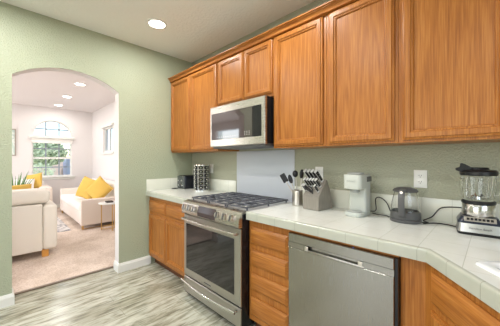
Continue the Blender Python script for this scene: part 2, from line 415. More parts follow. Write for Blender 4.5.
# back wall (kitchen) and its living room continuation with a small window
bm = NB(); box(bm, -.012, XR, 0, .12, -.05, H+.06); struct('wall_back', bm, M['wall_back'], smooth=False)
bm = NB(); wall_with_holes(bm, XF, -.0122, -.05, H+.06, [[(-4.25, 1.5), (-3.45, 1.5), (-3.45, 2.13), (-4.25, 2.13)]], 0, .12, lambda a, z, h: (a, h, z))
struct('wall_living_right', bm, M['lwall'], smooth=False)
# far wall with arched window and rectangular window below it
WY0, WY1 = -1.335, -.49
wc = (WY0+WY1)/2; wr = (WY1-WY0)/2
arch_hole = [(wc+wr*math.cos(PI*k/24), 1.935+.42*math.sin(PI*k/24)) for k in range(25)]
bm = NB(); wall_with_holes(bm, YL, 0.0, -.05, H+.06, [[(WY0, .86), (WY1, .86), (WY1, 1.86), (WY0, 1.86)], arch_hole], XF, XF-.14, lambda a, z, h: (h, a, z))
struct('wall_far', bm, M['lwall'], smooth=False)
# living room side wall with wide windows, out of the picture, where its daylight comes in
bm = NB(); wall_with_holes(bm, XF, -WT, -.05, H+.06, [[(-4.5, .4), (-.7, .4), (-.7, 2.4), (-4.5, 2.4)]], YL, YL-.12, lambda a, z, h: (a, h, z))
struct('wall_living_side', bm, M['lwall'], smooth=False)
# near wall with an unseen patio door opening, made wide for light, right wall with the sink window
bm = NB(); wall_with_holes(bm, -.0, XR, -.05, H+.06, [[(.8, .02), (3.2, .02), (3.2, 2.2), (.8, 2.2)]], YN, YN-.12, lambda a, z, h: (a, h, z))
struct('wall_near', bm, M['wall'], smooth=False)
bm = NB(); wall_with_holes(bm, YN-.12, .12, -.05, H+.06, [[(-2.4, 1.12), (-.8, 1.12), (-.8, 2.18), (-2.4, 2.18)]], XR, XR+.12, lambda a, z, h: (h, a, z))
struct('wall_right', bm, M['wall'], smooth=False)
# baseboards
def baseboard(name, pts):
    # pts run with the room on the left; profile swept with mitres
    prof = [(0, 0), (.016, 0), (.016, .075), (.011, .088), (.007, .1), (0, .102)]
    bm = NB(); R = []
    P = [Vector((*p, 0)) for p in pts]
    for i, p in enumerate(P):
        dirs = []
        if i > 0: dirs.append((P[i]-P[i-1]).normalized())
        if i < len(P)-1: dirs.append((P[i+1]-P[i]).normalized())
        ns = [Vector((-d.y, d.x, 0)) for d in dirs]
        nrm = ns[0] if len(ns) == 1 else (ns[0]+ns[1])/(1+ns[0].dot(ns[1]))
        R.append([bm.verts.new(p+nrm*a+Vector((0, 0, z))) for a, z in prof])
    for a, b in zip(R, R[1:]):
        for k in range(len(prof)): bm.faces.new((a[k], a[(k+1) % len(prof)], b[(k+1) % len(prof)], b[k]))
    bm.faces.new(R[0]); bm.faces.new(R[-1][::-1])
    return struct(name, bm, M['trim'], smooth=False)
baseboard('baseboard_left', [(0.0005, -.60), (0.0005, AY1-.0005), (-WT, AY1-.0005)])
baseboard('baseboard_near_left', [(-WT, AY0+.0005), (0.0005, AY0+.0005), (0.0005, YN)])
baseboard('baseboard_far', [(XF+.0005, 0), (XF+.0005, YL)])
baseboard('baseboard_living_right', [(-WT, -.0005), (XF+.02, -.0005)])

# windows
def bars(bm, lst):
    for a in lst: box(bm, *a)
# far window: rectangular double-hung window
wf = struct('window_1', (lambda b: (bars(b, [
    (XF-.09, XF-.05, WY0, WY0+.03, .86, 1.86), (XF-.09, XF-.05, WY1-.03, WY1, .86, 1.86),
    (XF-.09, XF-.05, WY0+.03, WY1-.03, .86, .89), (XF-.09, XF-.05, WY0+.03, WY1-.03, 1.82, 1.86),
    (XF-.085, XF-.045, WY0+.03, WY1-.03, 1.325, 1.375)]), b)[1])(NB()), M['trim'], smooth=False)
grey = plain('backlit_grey_muntin', (140, 148, 156), .5)  # white muntins, their dark backlit look put into the colour
bm = NB()
for k in (1, 2):
    y = WY0+(WY1-WY0)*k/3; box(bm, XF-.078, XF-.062, y-.014, y+.014, .89, 1.325); box(bm, XF-.078, XF-.062, y-.014, y+.014, 1.375, 1.82)
for z in (1.105, 1.6): box(bm, XF-.077, XF-.063, WY0+.03, WY1-.03, z-.014, z+.014)
obj('muntin_grid', bm, grey, wf, smooth=False)
bm = NB(); box(bm, XF-.072, XF-.068, WY0+.03, WY1-.03, .89, 1.82); obj('window_pane', bm, M['winglass'], wf, smooth=False)
bm = NB(); box(bm, XF+.001, XF+.04, WY0-.05, WY1+.07, .825, .86, .006); box(bm, XF+.001, XF+.02, WY0-.03, WY1+.05, .77, .825, .004)
obj('window_sill', bm, M['trim'], wf)
# arched window
bm = NB()
outer = [(wc+wr*math.cos(PI*k/24), 1.935+.42*math.sin(PI*k/24)) for k in range(25)]
inner = [(wc+(wr-.035)*math.cos(PI*k/24), 1.955+.37*math.sin(PI*k/24)) for k in range(25)]
for h in ((XF-.09, XF-.05),):
    O0 = [[bm.verts.new((x, y, z)) for y, z in ol] for x in h for ol in (outer, inner)]
    n_ = len(outer)
    for i in range(n_):
        j = (i+1) % n_
        a, b, c, d = O0
        bm.faces.new((a[i], a[j], b[j], b[i])); bm.faces.new((c[i], c[j], d[j], d[i]))
        bm.faces.new((a[i], a[j], c[j], c[i])); bm.faces.new((b[i], b[j], d[j], d[i]))
wa = struct('window_2', bm, M['trim'], smooth=False)
bm = NB()
for k in (1, 2):
    y = WY0+(WY1-WY0)*k/3; box(bm, XF-.078, XF-.062, y-.014, y+.014, 1.956, 2.30)
box(bm, XF-.077, XF-.063, WY0+.06, WY1-.06, 2.108, 2.138)
obj('muntin_grid', bm, grey, wa, smooth=False)
bm = NB(); prism(bm, inner, XF-.072, XF-.068, lambda a, b, h: (h, a, b)); obj('window_pane', bm, M['winglass'], wa, smooth=False)
# ledge between the two, and the rolled-up fabric shade
bm = NB(); box(bm, XF+.001, XF+.07, WY0-.06, WY1+.06, 1.87, 1.93, .006); struct('trim_window_ledge', bm, M['trim'])
sh = thing('roman_shade', 'white fabric shade rolled up at the top of the rectangular window', 'window shade', (XF, wc, 1.74))
bm = NB(); box(bm, XF+.004, XF+.028, WY0-.01, WY1+.01, 1.765, 1.868, .004); obj('valance', bm, M['white_fabric'], sh)
bm = NB(); cyl(bm, (XF+.024, WY0+.0, 1.752), (XF+.024, WY1-.0, 1.752), .013); obj('bottom_roll', bm, M['white_fabric'], sh)
# small window in the living room's right wall
bm = NB()
for a in [(-4.25, -4.21, .03, .09, 1.5, 2.13), (-3.49, -3.45, .03, .09, 1.5, 2.13), (-4.21, -3.49, .03, .09, 1.5, 1.54), (-4.21, -3.49, .03, .09, 2.09, 2.13), (-3.87, -3.84, .04, .08, 1.54, 2.09)]: box(bm, *a)
w3 = struct('window_3', bm, M['trim'], smooth=False)
bm = NB(); box(bm, -4.21, -3.49, .058, .062, 1.54, 2.09); obj('window_pane', bm, M['winglass'], w3, smooth=False)
bm = NB(); box(bm, -4.3, -3.40, -.05, -.001, 2.13, 2.19, .006); box(bm, -4.3, -3.40, -.03, -.001, 1.45, 1.5, .004); obj('window_casing', bm, M['trim'], w3)
# sink window (beside the camera) and patio door (behind it): unseen openings with frames, made large for light
bm = NB()
for a in [(XR+.03, XR+.09, -2.4, -2.35, 1.12, 2.18), (XR+.03, XR+.09, -.85, -.8, 1.12, 2.18), (XR+.03, XR+.09, -2.35, -.85, 1.12, 1.17), (XR+.03, XR+.09, -2.35, -.85, 2.13, 2.18), (XR+.04, XR+.08, -1.63, -1.58, 1.17, 2.13)]: box(bm, *a)
struct('window_4', bm, M['trim'], smooth=False)
bm = NB()
for a in [(.8, .87, YN-.09, YN-.03, .02, 2.2), (3.13, 3.2, YN-.09, YN-.03, .02, 2.2), (.87, 3.13, YN-.09, YN-.03, 2.13, 2.2), (.87, 3.13, YN-.09, YN-.03, .02, .08), (1.95, 2.05, YN-.08, YN-.04, .08, 2.13)]: box(bm, *a)
struct('door_1', bm, M['trim'], smooth=False)

# ================================================================== LIGHT FITTINGS
def downlight(x, y, label, watts, group, col=(1, .985, .96)):
    t = thing('ceiling_light', label, 'ceiling light', (x, y, H), 0, group)
    bm = NB(); lathe(bm, [(.098, -.0005), (.096, -.008), (.078, -.011), (.076, -.004), (.09, -.0005)], (x, y, H), 32)
    obj('trim_ring', bm, M['white_plastic'], t)
    bm = NB(); lathe(bm, [(0, -.0085), (.05, -.008), (.0765, -.0045), (.0765, -.0015), (0, -.0015)], (x, y, H), 32)
    obj('lens', bm, M['lamp'], t)
    d = bpy.data.lights.new('lamp_light', 'AREA'); d.shape = 'DISK'; d.size = .15; d.energy = watts; d.color = col
    o = bpy.data.objects.new('lamp_light', d); COL.objects.link(o); o.location = (x, y, H-.02)
downlight(.636, -.809, 'round white recessed light in the kitchen ceiling, left of the cabinets', 12, None)
downlight(1.98, -2.03, 'round white recessed light in the kitchen ceiling, above the camera', 16, None)
downlight(3.2, -2.9, 'unseen recessed fill light added to the kitchen ceiling, near the patio side', 18, None)  # out of view, added to lift the ceiling and room fill
downlight(.66, -2.05, 'round white recessed light in the kitchen ceiling, level with the left side of the arch', 16, None)
downlight(1.98, -.81, 'round white recessed light in the kitchen ceiling, directly in front of the wall cabinets', 12, None)
downlight(.66, -3.25, 'unseen recessed fill light added to the kitchen ceiling, in the corner behind the camera', 16, None)  # another unseen lamp added for kitchen fill
LG = 'recessed lights in the living room ceiling'
downlight(-2.319, -.893, 'recessed living room ceiling light seen through the arch, nearest of the three', 7, LG)
downlight(-3.587, -.885, 'recessed living room ceiling light seen through the arch, middle of the three', 7, LG)
downlight(-4.771, -.872, 'recessed living room ceiling light seen through the arch, farthest of the three', 7, LG)

for x_, w_ in ((-2.32, 'first'), (-3.59, 'second'), (-4.77, 'third')):
    downlight(x_, -3.2, f'unseen recessed fill light added to the living room ceiling behind the wall, {w_} from the arch', 12, LG)  # row added out of view to brighten the living room
# ================================================================== CABINETS
def door_mesh(x0, x1, z0, z1, yb, yf, fw=.057):
    bm = NB()
    rings(bm, x0, x1, z0, z1, [(0, yb), (0, yf+.012), (.004, yf+.0085), (.010, yf+.007), (.014, yf), (fw-.018, yf), (fw-.013, yf+.0075), (fw-.006, yf+.008), (fw-.001, yf+.018), (fw+.004, yf+.0182)])
    return bm
def drawer_mesh(x0, x1, z0, z1, yb, yf):
    bm = NB(); rings(bm, x0, x1, z0, z1, [(0, yb), (0, yf+.014), (.002, yf+.0125), (.017, yf+.0015), (.020, yf)])
    return bm
UB = 1.397; DT = 2.322; DB = 1.412; BY = -.31; DY = -.334
def upper(x0, x1, doors, label, z0=UB, d0=DB, bot=True):
    t = thing('upper_cabinet', label, 'cabinet', ((x0+x1)/2, 0, z0))
    bm = NB(); box(bm, x0, x1, BY, -.001, z0, 2.345, .0015, 1); obj('cabinet_body', bm, M['wood_v'], t)
    for a, b in doors: obj('cabinet_door', door_mesh(a, b, d0, DT, BY-.0005, DY), M['wood_v'], t)
    return t
upper(.001, .9995, [(.012, .469), (.485, .985)], 'double-door honey oak wall cabinet in the corner, left of the microwave')
upper(1.0005, 1.757, [(1.022, 1.401), (1.412, 1.746)], 'short double-door honey oak wall cabinet directly above the microwave', z0=1.842, d0=1.868)
upper(1.758, 2.2375, [(1.777, 2.214)], 'single-door honey oak wall cabinet right of the microwave')
upper(2.2385, 2.690, [(2.26, 2.671)], 'single-door honey oak wall cabinet above the coffee maker')
upper(2.691, 3.62, [(2.712, 3.145), (3.17, 3.60)], 'honey oak wall cabinet at the right edge above the blender')
# crown moulding along the tops
bm = NB()
prof = [(-.312, 2.330), (-.330, 2.330), (-.338, 2.333), (-.340, 2.340), (-.336, 2.343), (-.338, 2.350), (-.346, 2.360), (-.356, 2.364), (-.356, 2.368), (-.366, 2.371), (-.367, 2.379), (-.312, 2.379)]
prism(bm, prof, .001, 3.62, lambda a, b, h: (h, a, b+.0))
tag(obj('crown_molding', bm, M['wood_h']), 'honey oak crown moulding running along the tops of the wall cabinets', 'moulding')

BF = -.610; DF = -.632; CT = .868
def base_cab(x0, x1, label):
    t = thing('base_cabinet', label, 'cabinet', ((x0+x1)/2, 0, 0))
    bm = NB(); box(bm, x0, x1, BF, -.001, .1, CT-.001, .0015, 1); obj('cabinet_body', bm, M['wood_v'], t)
    bm = NB(); box(bm, x0, x1, -.54, -.01, .0005, .0995); obj('toe_kick', bm, M['toe'], t, smooth=False)
    return t
t = base_cab(.001, .948, 'honey oak base cabinet left of the range, two drawers over two doors')
for a, b in ((.018, .444), (.460, .925)):
    obj('drawer', drawer_mesh(a, b, .668, .802, BF-.0005, DF), M['wood_h'], t)
    obj('cabinet_door', door_mesh(a, b, .135, .632, BF-.0005, DF), M['wood_v'], t)
t = base_cab(1.766, 2.149, 'honey oak base cabinet with a stack of four drawers beside the dishwasher')
for z0, z1 in ((.675, .80), (.515, .634), (.336, .458), (.145, .283)):
    obj('drawer', drawer_mesh(1.786, 2.130, z0, z1, BF-.0005, DF), M['wood_h'], t)
# filler panel and the diagonal sink cabinet
P0 = Vector((2.879, -.655)); DD = Vector((.219, -.279)).normalized(); NN = Vector((-DD.y, DD.x))
phi = math.atan2(DD.y, DD.x)
F0 = Vector((2.868, -.612))
DL = .98
F1 = F0+DD*DL
t = thing('sink_base_cabinet', 'honey oak diagonal corner cabinet under the sink', 'cabinet', (F0.x, F0.y, 0), phi)
bm = NB()
prism(bm, [(2.7715, -.001), (2.7715, BF), (F0.x, F0.y), (F1.x, F1.y), (F1.x+.0, -2.6), (XR-.001, -2.6), (XR-.001, -.001)], .1, .69)
# upper rim of the carcass is only a frame so the bowl has room
prism(bm, [(2.7715, BF+.02), (2.7715, BF), (F0.x, F0.y), (F1.x, F1.y), (F1.x, -2.6), (F1.x+.02, -2.6), (F1.x+.02, F1.y+.005), (F0.x+.01, F0.y+.02)], .69, CT-.001)
obj('cabinet_body', bm, M['wood_v'], t, smooth=False)
bm = NB(); prism(bm, [(2.79, -.54), (F0.x-.01, -.54), (F0.x+.06, F0.y+.0), (F1.x+.06, F1.y+.03), (XR-.05, -2.5), (XR-.05, -.1), (2.79, -.1)], .0005, .0995)
obj('toe_kick', bm, M['toe'], t, smooth=False)
obj('drawer', drawer_mesh(.06, .60, .695, .825, -.0005, -.022), M['wood_h'], t, local=True)
obj('cabinet_door', door_mesh(.06, .32, .14, .665, -.0005, -.022), M['wood_v'], t, local=True)
obj('cabinet_door', door_mesh(.335, .60, .14, .665, -.0005, -.022), M['wood_v'], t, local=True)

# ================================================================== COUNTERTOPS
TOP = .914; EB = .857; CF = -.655; BULL = .012
def edge_sweep(path, z0, z1, uv0=0.0):
    # bullnose edge tile; path runs with the room on the right-hand side, counter on the left
    prof = [(.02, z0), (-.0, z0)]
    for k in range(7):
        a = PI/2*k/6; prof.append((-.0+BULL*(1-math.cos(a)), z1-BULL+BULL*math.sin(a)))
    prof.append((.02, z1)); bm = NB(); uv = bm.loops.layers.uv.new('UVMap'); R = []; L = 0; Ls = []
    P = [Vector((*p, 0)) for p in path]
    for i, p in enumerate(P):
        dirs = []
        if i: dirs.append((P[i]-P[i-1]).normalized()); L += (P[i]-P[i-1]).length
        if i < len(P)-1: dirs.append((P[i+1]-P[i]).normalized())
        ns = [Vector((-d.y, d.x, 0)) for d in dirs]
        nrm = ns[0] if len(ns) == 1 else (ns[0]+ns[1])/(1+ns[0].dot(ns[1]))
        R.append([bm.verts.new(p+nrm*a+Vector((0, 0, z))) for a, z in prof]); Ls.append(L)
    for i, (a, b) in enumerate(zip(R, R[1:])):
        for k in range(len(prof)):
            k2 = (k+1) % len(prof); f = bm.faces.new((a[k], b[k], b[k2], a[k2]))
            for lp, (u, kk) in zip(f.loops, ((Ls[i], k), (Ls[i+1], k), (Ls[i+1], k2), (Ls[i], k2))):
                lp[uv].uv = (u+uv0, .1+.2*kk/len(prof))
    bm.faces.new(R[0][::-1]); bm.faces.new(R[-1])
    return bm
def slab_with_hole(loops, z0, z1):
    bm = NB(); V_ = []
    for z in (z0, z1):
        es = []; al = []
        for lp in loops:
            vs = [bm.verts.new((a, b, z)) for a, b in lp]; al.append(vs)
            es += [bm.edges.new((vs[i], vs[(i+1) % len(vs)])) for i in range(len(vs))]
        bmesh.ops.triangle_fill(bm, use_beauty=True, edges=es); V_.append(al)
    for A, B_ in zip(*V_):
        for i in range(len(A)):
            j = (i+1) % len(A); bm.faces.new((A[i], A[j], B_[j], B_[i]))
    return bm
ct = thing('countertop', 'short white tiled countertop left of the range under the toaster', 'countertop', (.47, -.33, CT))
bm = NB(); box(bm, .001, .950, CF+.02, -.0125, CT, TOP); obj('tile_surface', bm, M['tile'], ct, smooth=False)
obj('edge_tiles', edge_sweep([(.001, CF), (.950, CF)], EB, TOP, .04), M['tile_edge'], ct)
bm = NB(); box(bm, .0125, .952, -.0115, -.001, CT+.03, 1.056, .003); box(bm, .001, .0115, CF+.004, -.0005, TOP+.0, 1.056, .003)
obj('splash_tiles', bm, M['tile_wall'], ct)
G1 = P0+DD*1.02
SU0, SU1, SV0, SV1 = .125, .93, .085, .56
def dg(u, v): p = P0+DD*u+NN*v; return (p.x, p.y)
ct = thing('countertop', 'long white tiled countertop right of the range that turns around the sink', 'countertop', (2.4, -.33, CT))
inn = P0+DD*0  # inner start of the surface behind the edge tiles
def off(p, n): return (p[0]+n[0]*.02, p[1]+n[1]*.02)
path = [(1.775, CF), (P0.x, P0.y), (G1.x, G1.y), (G1.x, -2.6)]
nA = Vector((0, 1)); nB = NN; nC = Vector((1, 0))
i1 = P0+(nA+nB)/(1+nA.dot(nB))*.02; i2 = G1+(nB+nC)/(1+nB.dot(nC))*.02
holepoly = [dg(SU0+.02, SV0+.02), dg(SU1-.02, SV0+.02), dg(SU1-.02, SV1-.02), dg(SU0+.02, SV1-.02)]
loops = [[(1.775, CF+.02), (i1.x, i1.y), (i2.x, i2.y), (G1.x+.02, -2.6), (XR-.0125, -2.6), (XR-.0125, -.0125), (1.775, -.0125)], holepoly]
obj('tile_surface', slab_with_hole(loops, CT, TOP), M['tile'], ct, smooth=False)
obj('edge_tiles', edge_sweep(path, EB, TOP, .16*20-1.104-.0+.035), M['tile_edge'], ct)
bm = NB(); box(bm, 1.762, XR-.0125, -.0115, -.001, CT+.03, 1.056, .003); box(bm, XR-.0115, XR-.001, -2.6, -.001, TOP, 1.056, .003)
obj('splash_tiles', bm, M['tile_wall'], ct)
# sink
sk = thing('kitchen_sink', 'white porcelain drop-in sink set in the diagonal corner of the counter', 'sink', (P0.x, P0.y, TOP), phi)
def rrect(x0, x1, y0, y1, r, n=6):
    out = []
    for cx_, cy_, a0 in ((x1-r, y0+r, -PI/2), (x1-r, y1-r, 0), (x0+r, y1-r, PI/2), (x0+r, y0+r, PI)):
        for k in range(n+1): a = a0+PI/2*k/n; out.append((cx_+r*math.cos(a), cy_+r*math.sin(a)))
    return out
bm = NB(); R = []
for ins, z, r in ((0, .0005, .03), (.002, .007, .03), (.008, .011, .03), (.03, .011, .045), (.042, .004, .05), (.048, -.02, .05), (.06, -.17, .06), (.09, -.185, .05), (.088, -.192, .05), (.052, -.175, .06), (.040, -.02, .05), (.030, .0005, .04)):
    R.append([bm.verts.new((a, b, z)) for a, b in rrect(SU0+ins, SU1-ins, SV0+ins, SV1-ins, r)])
for a, b in zip(R, R[1:]):
    for k in range(len(a)): bm.faces.new((a[k], a[(k+1) % len(a)], b[(k+1) % len(a)], b[k]))
bm.faces.new(R[7]); bm.faces.new(R[8][::-1])
for k in range(len(R[0])):
    k2 = (k+1) % len(R[0]); bm.faces.new((R[-1][k], R[-1][k2], R[0][k2], R[0][k]))
fs = [f for f in bm.faces if set(f.verts) <= set(R[7])|set(R[8]) and len(f.verts) == 4]
bmesh.ops.delete(bm, geom=fs, context='FACES_ONLY')
obj('basin', bm, M['porcelain'], sk, local=True, angle=60)
bm = NB(); lathe(bm, [(0, .002), (.03, .003), (.042, .004), (.045, 0), (0, 0)], ((SU0+SU1)/2, (SV0+SV1)/2, -.185), 28)
obj('drain', bm, M['chrome'], sk, local=True)

# enamelled panel behind the range
bm = NB(); box(bm, .962, 1.7605, -.0075, -.0012, .895, 1.3955, .002)
tag(obj('splash_panel', bm, M['panel_white']), 'pale blue-white wall panel behind the range', 'backsplash')

# ================================================================== RANGE
RX0, RX1, RF = .957, 1.757, -.69
t = thing('gas_range', 'stainless steel slide-in gas range with black sides', 'range', ((RX0+RX1)/2, -.33, 0))
bm = NB(); box(bm, RX0+.001, RX1-.001, -.6775, -.03, .03, .893, .002); 
for x in (RX0+.05, RX1-.05):
    for y in (-.58, -.08): cyl(bm, (x, y, .0005), (x, y, .03), .018)
obj('oven_body', bm, M['black_enamel'], t)
bm = NB(); box(bm, RX0+.001, RX1+.0, -.63, -.02, .8935, .908, .004); obj('cooktop', bm, plain('cooktop_steel', (226, 224, 222), .4, .8), t)
# sloped control panel (profile in y,z)
prof = [(-.678, .795), (RF-.018, .795), (RF-.024, .802), (RF-.024, .84), (RF-.008, .893), (RF+.008, .909), (RF+.03, .913), (-.632, .9135), (-.632, .8937), (-.678, .8937)]
bm = NB(); prism(bm, prof, RX0, RX1, lambda a, b, h: (h, a, b)); cp = obj('control_panel', bm, M['steel_h'], t, angle=25)
PN = Vector((0, -(.893-.84), .016)).normalized()      # face normal of the sloped panel
def on_panel(x, s, o=0):  # s = 0..1 up the sloped face
    p = Vector((x, RF-.024, .84)).lerp(Vector((x, RF-.008, .893)), s)
    return p+PN*o
RP = frame_to(PN)
for x in (1.02, 1.10, 1.18, 1.515, 1.598, 1.68):
    bm = NB(); a = on_panel(x, .3, .0); cyl(bm, a-PN*.002, a+PN*.006, .0325, .0315, 28); cyl(bm, a+PN*.006, a+PN*.026, .0275, .024, 28)
    kb = obj('knob', bm, M['steel'], t)
    bm = NB(); c = on_panel(x, .3, .0266)
    up = Vector((0, .29, .957)).normalized()
    for q in (0,):
        m4 = Matrix.Translation(c) @ RP
        g = bmesh.ops.create_cube(bm, size=1, matrix=m4 @ Matrix.Diagonal((.009, .046, .011, 1)))
    obj('knob_grip', bm, M['grey_plastic'], kb, smooth=False)
bm = NB(); A = [on_panel(1.225, -.45, .001), on_panel(1.470, -.45, .001), on_panel(1.475, 1.05, .001), on_panel(1.225, 1.05, .001)]
A = [on_panel(1.222, 0, .001), on_panel(1.472, 0, .001), on_panel(1.472, 1.0, .001), on_panel(1.222, 1.0, .001)]
for g in (0, .0015):
    pass
v0 = [bm.verts.new(p-PN*.002) for p in A]; v1 = [bm.verts.new(p+PN*.0008) for p in A]
bm.faces.new(v1); bm.faces.new(v0[::-1])
for i in range(4): bm.faces.new((v0[i], v0[(i+1) % 4], v1[(i+1) % 4], v1[i]))
box(bm, 1.222, 1.472, RF-.0258, RF-.0235, .806, .84)
dp = obj('display_panel', bm, plain('display_glass', (70, 60, 60), .15), t, smooth=False)
# oven door
bm = NB()
rings(bm, RX0+.004, RX1-.004, .205, .782, [(0, -.678), (0, RF+.004), (.004, RF)])
dr = obj('oven_door', bm, M['steel_v'], t, smooth=False)
bm = NB(); box(bm, RX0+.045, RX1-.075, RF-.0025, RF-.0003, .275, .70, .001, 1); obj('door_window', bm, M['oven_glass'], dr, smooth=False)
def bar_handle(x0, x1, z, yo, bow=.0, sag=0.0, r=.011):
    bm = NB(); pts = []
    for k in range(13):
        s = k/12; pts.append((x0+(x1-x0)*s, yo-bow*math.sin(PI*s), z-sag*math.sin(PI*s)))
    tube(bm, pts, r, 12)
    return bm
bm = bar_handle(RX0+.03, RX1-.03, .748, RF-.036, .014, 0, .0115)
for x in (RX0+.035, RX1-.035): box(bm, x-.012, x+.012, RF-.036, RF-.0005, .738, .758, .004)
obj('door_handle', bm, M['steel_h'], dr)
bm = NB(); box(bm, RX0+.33, RX0+.43, RF-.001, RF-.0002, .232, .24); obj('maker_mark', bm, M['label'], dr, smooth=False)
bm = NB()
rings(bm, RX0+.004, RX1-.004, .045, .192, [(0, -.678), (0, RF+.004), (.004, RF)])
dw_ = obj('warming_drawer', bm, M['steel_v'], t, smooth=False)
bm = bar_handle(RX0+.02, RX1-.03, .172, RF-.035, .014, .012, .011)
for x in (RX0+.03, RX1-.04): box(bm, x-.012, x+.012, RF-.035, RF-.0005, .163, .181, .004)
obj('drawer_handle', bm, M['chrome'], dw_)
# burners and grates
for bx, by, br in ((1.10, -.47, .042), (1.10, -.19, .034), (1.357, -.33, .05), (1.61, -.47, .05), (1.61, -.19, .034)):
    bm = NB(); lathe(bm, [(0, 0), (br+.022, 0), (br+.02, .006), (br, .008), (br, .012), (0, .012)], (bx, by, .9085), 28)
    b_ = obj('burner', bm, M['chrome'], t)
    bm = NB(); lathe(bm, [(0, .0125), (br-.004, .0125), (br-.003, .016), (br-.01, .018), (0, .018)], (bx, by, .9085), 28)
    obj('burner_cap', bm, M['black'], b_)
for gx0, gx1 in ((.975, 1.228), (1.234, 1.480), (1.486, 1.740)):
    bm = NB(); y0, y1 = -.61, -.085; z0, z1 = .925, .938; b = .0058
    for y in (y0, y1): box(bm, gx0, gx1, y-b, y+b, z0, z1, .002, 1)
    for x in (gx0, gx1): box(bm, x-.0+(.0 if x == gx0 else -2*b), x+(2*b if x == gx0 else 0), y0, y1, z0, z1, .002, 1)
    cxg = (gx0+gx1)/2
    box(bm, cxg-b, cxg+b, y0, y1, z0+.002, z1+.002, .002, 1)
    for k in range(1, 6):
        y = y0+(y1-y0)*k/6; box(bm, gx0+.01, gx1-.01, y-b*.8, y+b*.8, z0+.001, z1+.003, .002, 1)
    for x in (gx0+.01, gx1-.01):
        for y in (y0+.01, y1-.01, (y0+y1)/2): cyl(bm, (x, y, .9085), (x, y, z0+.002), .007, seg=10)
    obj('burner_grate', bm, M['iron'], t)

# ================================================================== MICROWAVE
MX0, MX1, MF = .985, 1.738, -.402
t = thing('microwave', 'stainless steel over-the-range microwave under the short wall cabinet', 'microwave', ((MX0+MX1)/2, -.2, 1.43))
bm = NB(); box(bm, MX0+.006+.02, MX1-.004, -.372, -.004, 1.44, 1.838, .003)
for k in range(3): box(bm, MX1-.0045, MX1-.0015, -.36+k*.02, -.353+k*.02, 1.46, 1.82)
obj('microwave_body', bm, M['black'], t)
bm = NB(); rings(bm, MX0, MX1, 1.432, 1.836, [(0, -.374), (0, MF+.006), (.006, MF)]); 
md_ = obj('microwave_door', bm, M['steel_h'], t, smooth=False)
bm = NB(); box(bm, MX0+.03, MX1-.142, MF-.0025, MF-.0003, 1.50, 1.765, .002, 1); obj('door_window', bm, M['micro_glass'], md_, smooth=False)
bm = NB(); box(bm, MX1-.1415, MX1-.038, MF-.0025, MF-.0003, 1.50, 1.765, .002, 1)
kp = obj('control_strip', bm, M['black_enamel'], md_, smooth=False)
for a in [(MX1-.24+i*.028, MX1-.23+i*.028, 1.522+j*.014, 1.526+j*.014) for i in range(3) for j in range(3)]+[(MX0+.12+i*.033, MX0+.13+i*.033, 1.522, 1.525) for i in range(9)]:
    bm = NB(); box(bm, a[0], a[1], MF-.0032, MF-.0026, a[2], a[3]); obj('keypad_mark', bm, M['pale_letter'], md_, smooth=False)
bm = NB(); box(bm, MX0+.03, MX1-.01, -.385, -.05, 1.413, 1.4395, .004); obj('vent_base', bm, M['grey_plastic'], t)

# ================================================================== DISHWASHER
X0, X1 = 2.152, 2.760; DYF = -.652
t = thing('dishwasher', 'stainless steel dishwasher with recessed bar handle', 'dishwasher', ((X0+X1)/2, -.3, 0))
bm = NB(); box(bm, X0+.001, X1+.009, -.605, -.03, .1, .8385, .002, 1); box(bm, X1-.0035, X1+.009, -.647, -.606, .105, .8385); box(bm, X0, X1, -.56, -.05, .0005, .1); obj('tub', bm, M['black'], t, smooth=False)
bm = NB()
rings(bm, X0+.002, X1-.006, .11, .752, [(0, -.606), (0, DYF+.004), (.003, DYF)])
# top band and the recessed handle pocket
rings(bm, X0+.002, X1-.006, .783, .838, [(0, -.606), (0, DYF+.004), (.003, DYF)])
box(bm, X0+.002, X0+.13, DYF+.0006, -.607, .7515, .7835); box(bm, X1-.15, X1-.006, DYF+.0006, -.607, .7515, .7835)
box(bm, X0+.13, X1-.15, -.628, -.607, .7515, .7835)
dd = obj('dishwasher_door', bm, M['steel_dw'], t, smooth=False)
bm = NB(); box(bm, X0+.122, X1-.142, DYF-.003, DYF+.008, .7525, .758, .002)
for x in (X0+.122, X1-.142-.03): box(bm, x, x+.022, DYF-.002, DYF+.006, .757, .779, .002)
obj('door_handle', bm, M['steel'], dd)
bm = NB(); box(bm, 2.555, 2.563, -.640, -.636, .8382, .8398); obj('status_light', bm, plain('blue_indicator', (80, 110, 230), .3), dd, smooth=False)

bm = NB(); box(bm, X0+.001, X1+.009, -.63, -.60, .8395, .856, .001, 1); tag(obj('filler_strip', bm, M['wood_h']), 'thin oak strip between the dishwasher and the countertop edge', 'trim strip')
# ================================================================== OUTLETS
def outlet(x, z, label, wdt=.074, hgt=.116, sockets=True):
    t = thing('wall_outlet', label, 'outlet', (x, 0, z))
    bm = NB(); box(bm, x-wdt/2, x+wdt/2, -.0075, -.0012, z-hgt/2, z+hgt/2, .0025); obj('cover_plate', bm, M['white_plastic'], t)
    for dz in (-.02, .02):
        bm = NB(); box(bm, x-.016, x+.016, -.010, -.0076, z+dz-.0135, z+dz+.0135, .002); s = obj('socket', bm, M['white_plastic'], t)
        bm = NB()
        for dx in (-.0065, .0065): box(bm, x+dx-.0012, x+dx+.0012, -.0106, -.0101, z+dz-.001, z+dz+.007)
        cyl(bm, (x, -.0106, z+dz-.007), (x, -.0101, z+dz-.007), .0025, seg=10)
        obj('socket_slots', bm, M['slot'], s, smooth=False)
    return t
outlet(2.742, 1.174, 'white double outlet on the back wall above the kettle')
outlet(2.012, 1.182, 'white outlet on the back wall behind the knife block')
outlet(.475, 1.185, 'white outlet on the back wall behind the spice rack')

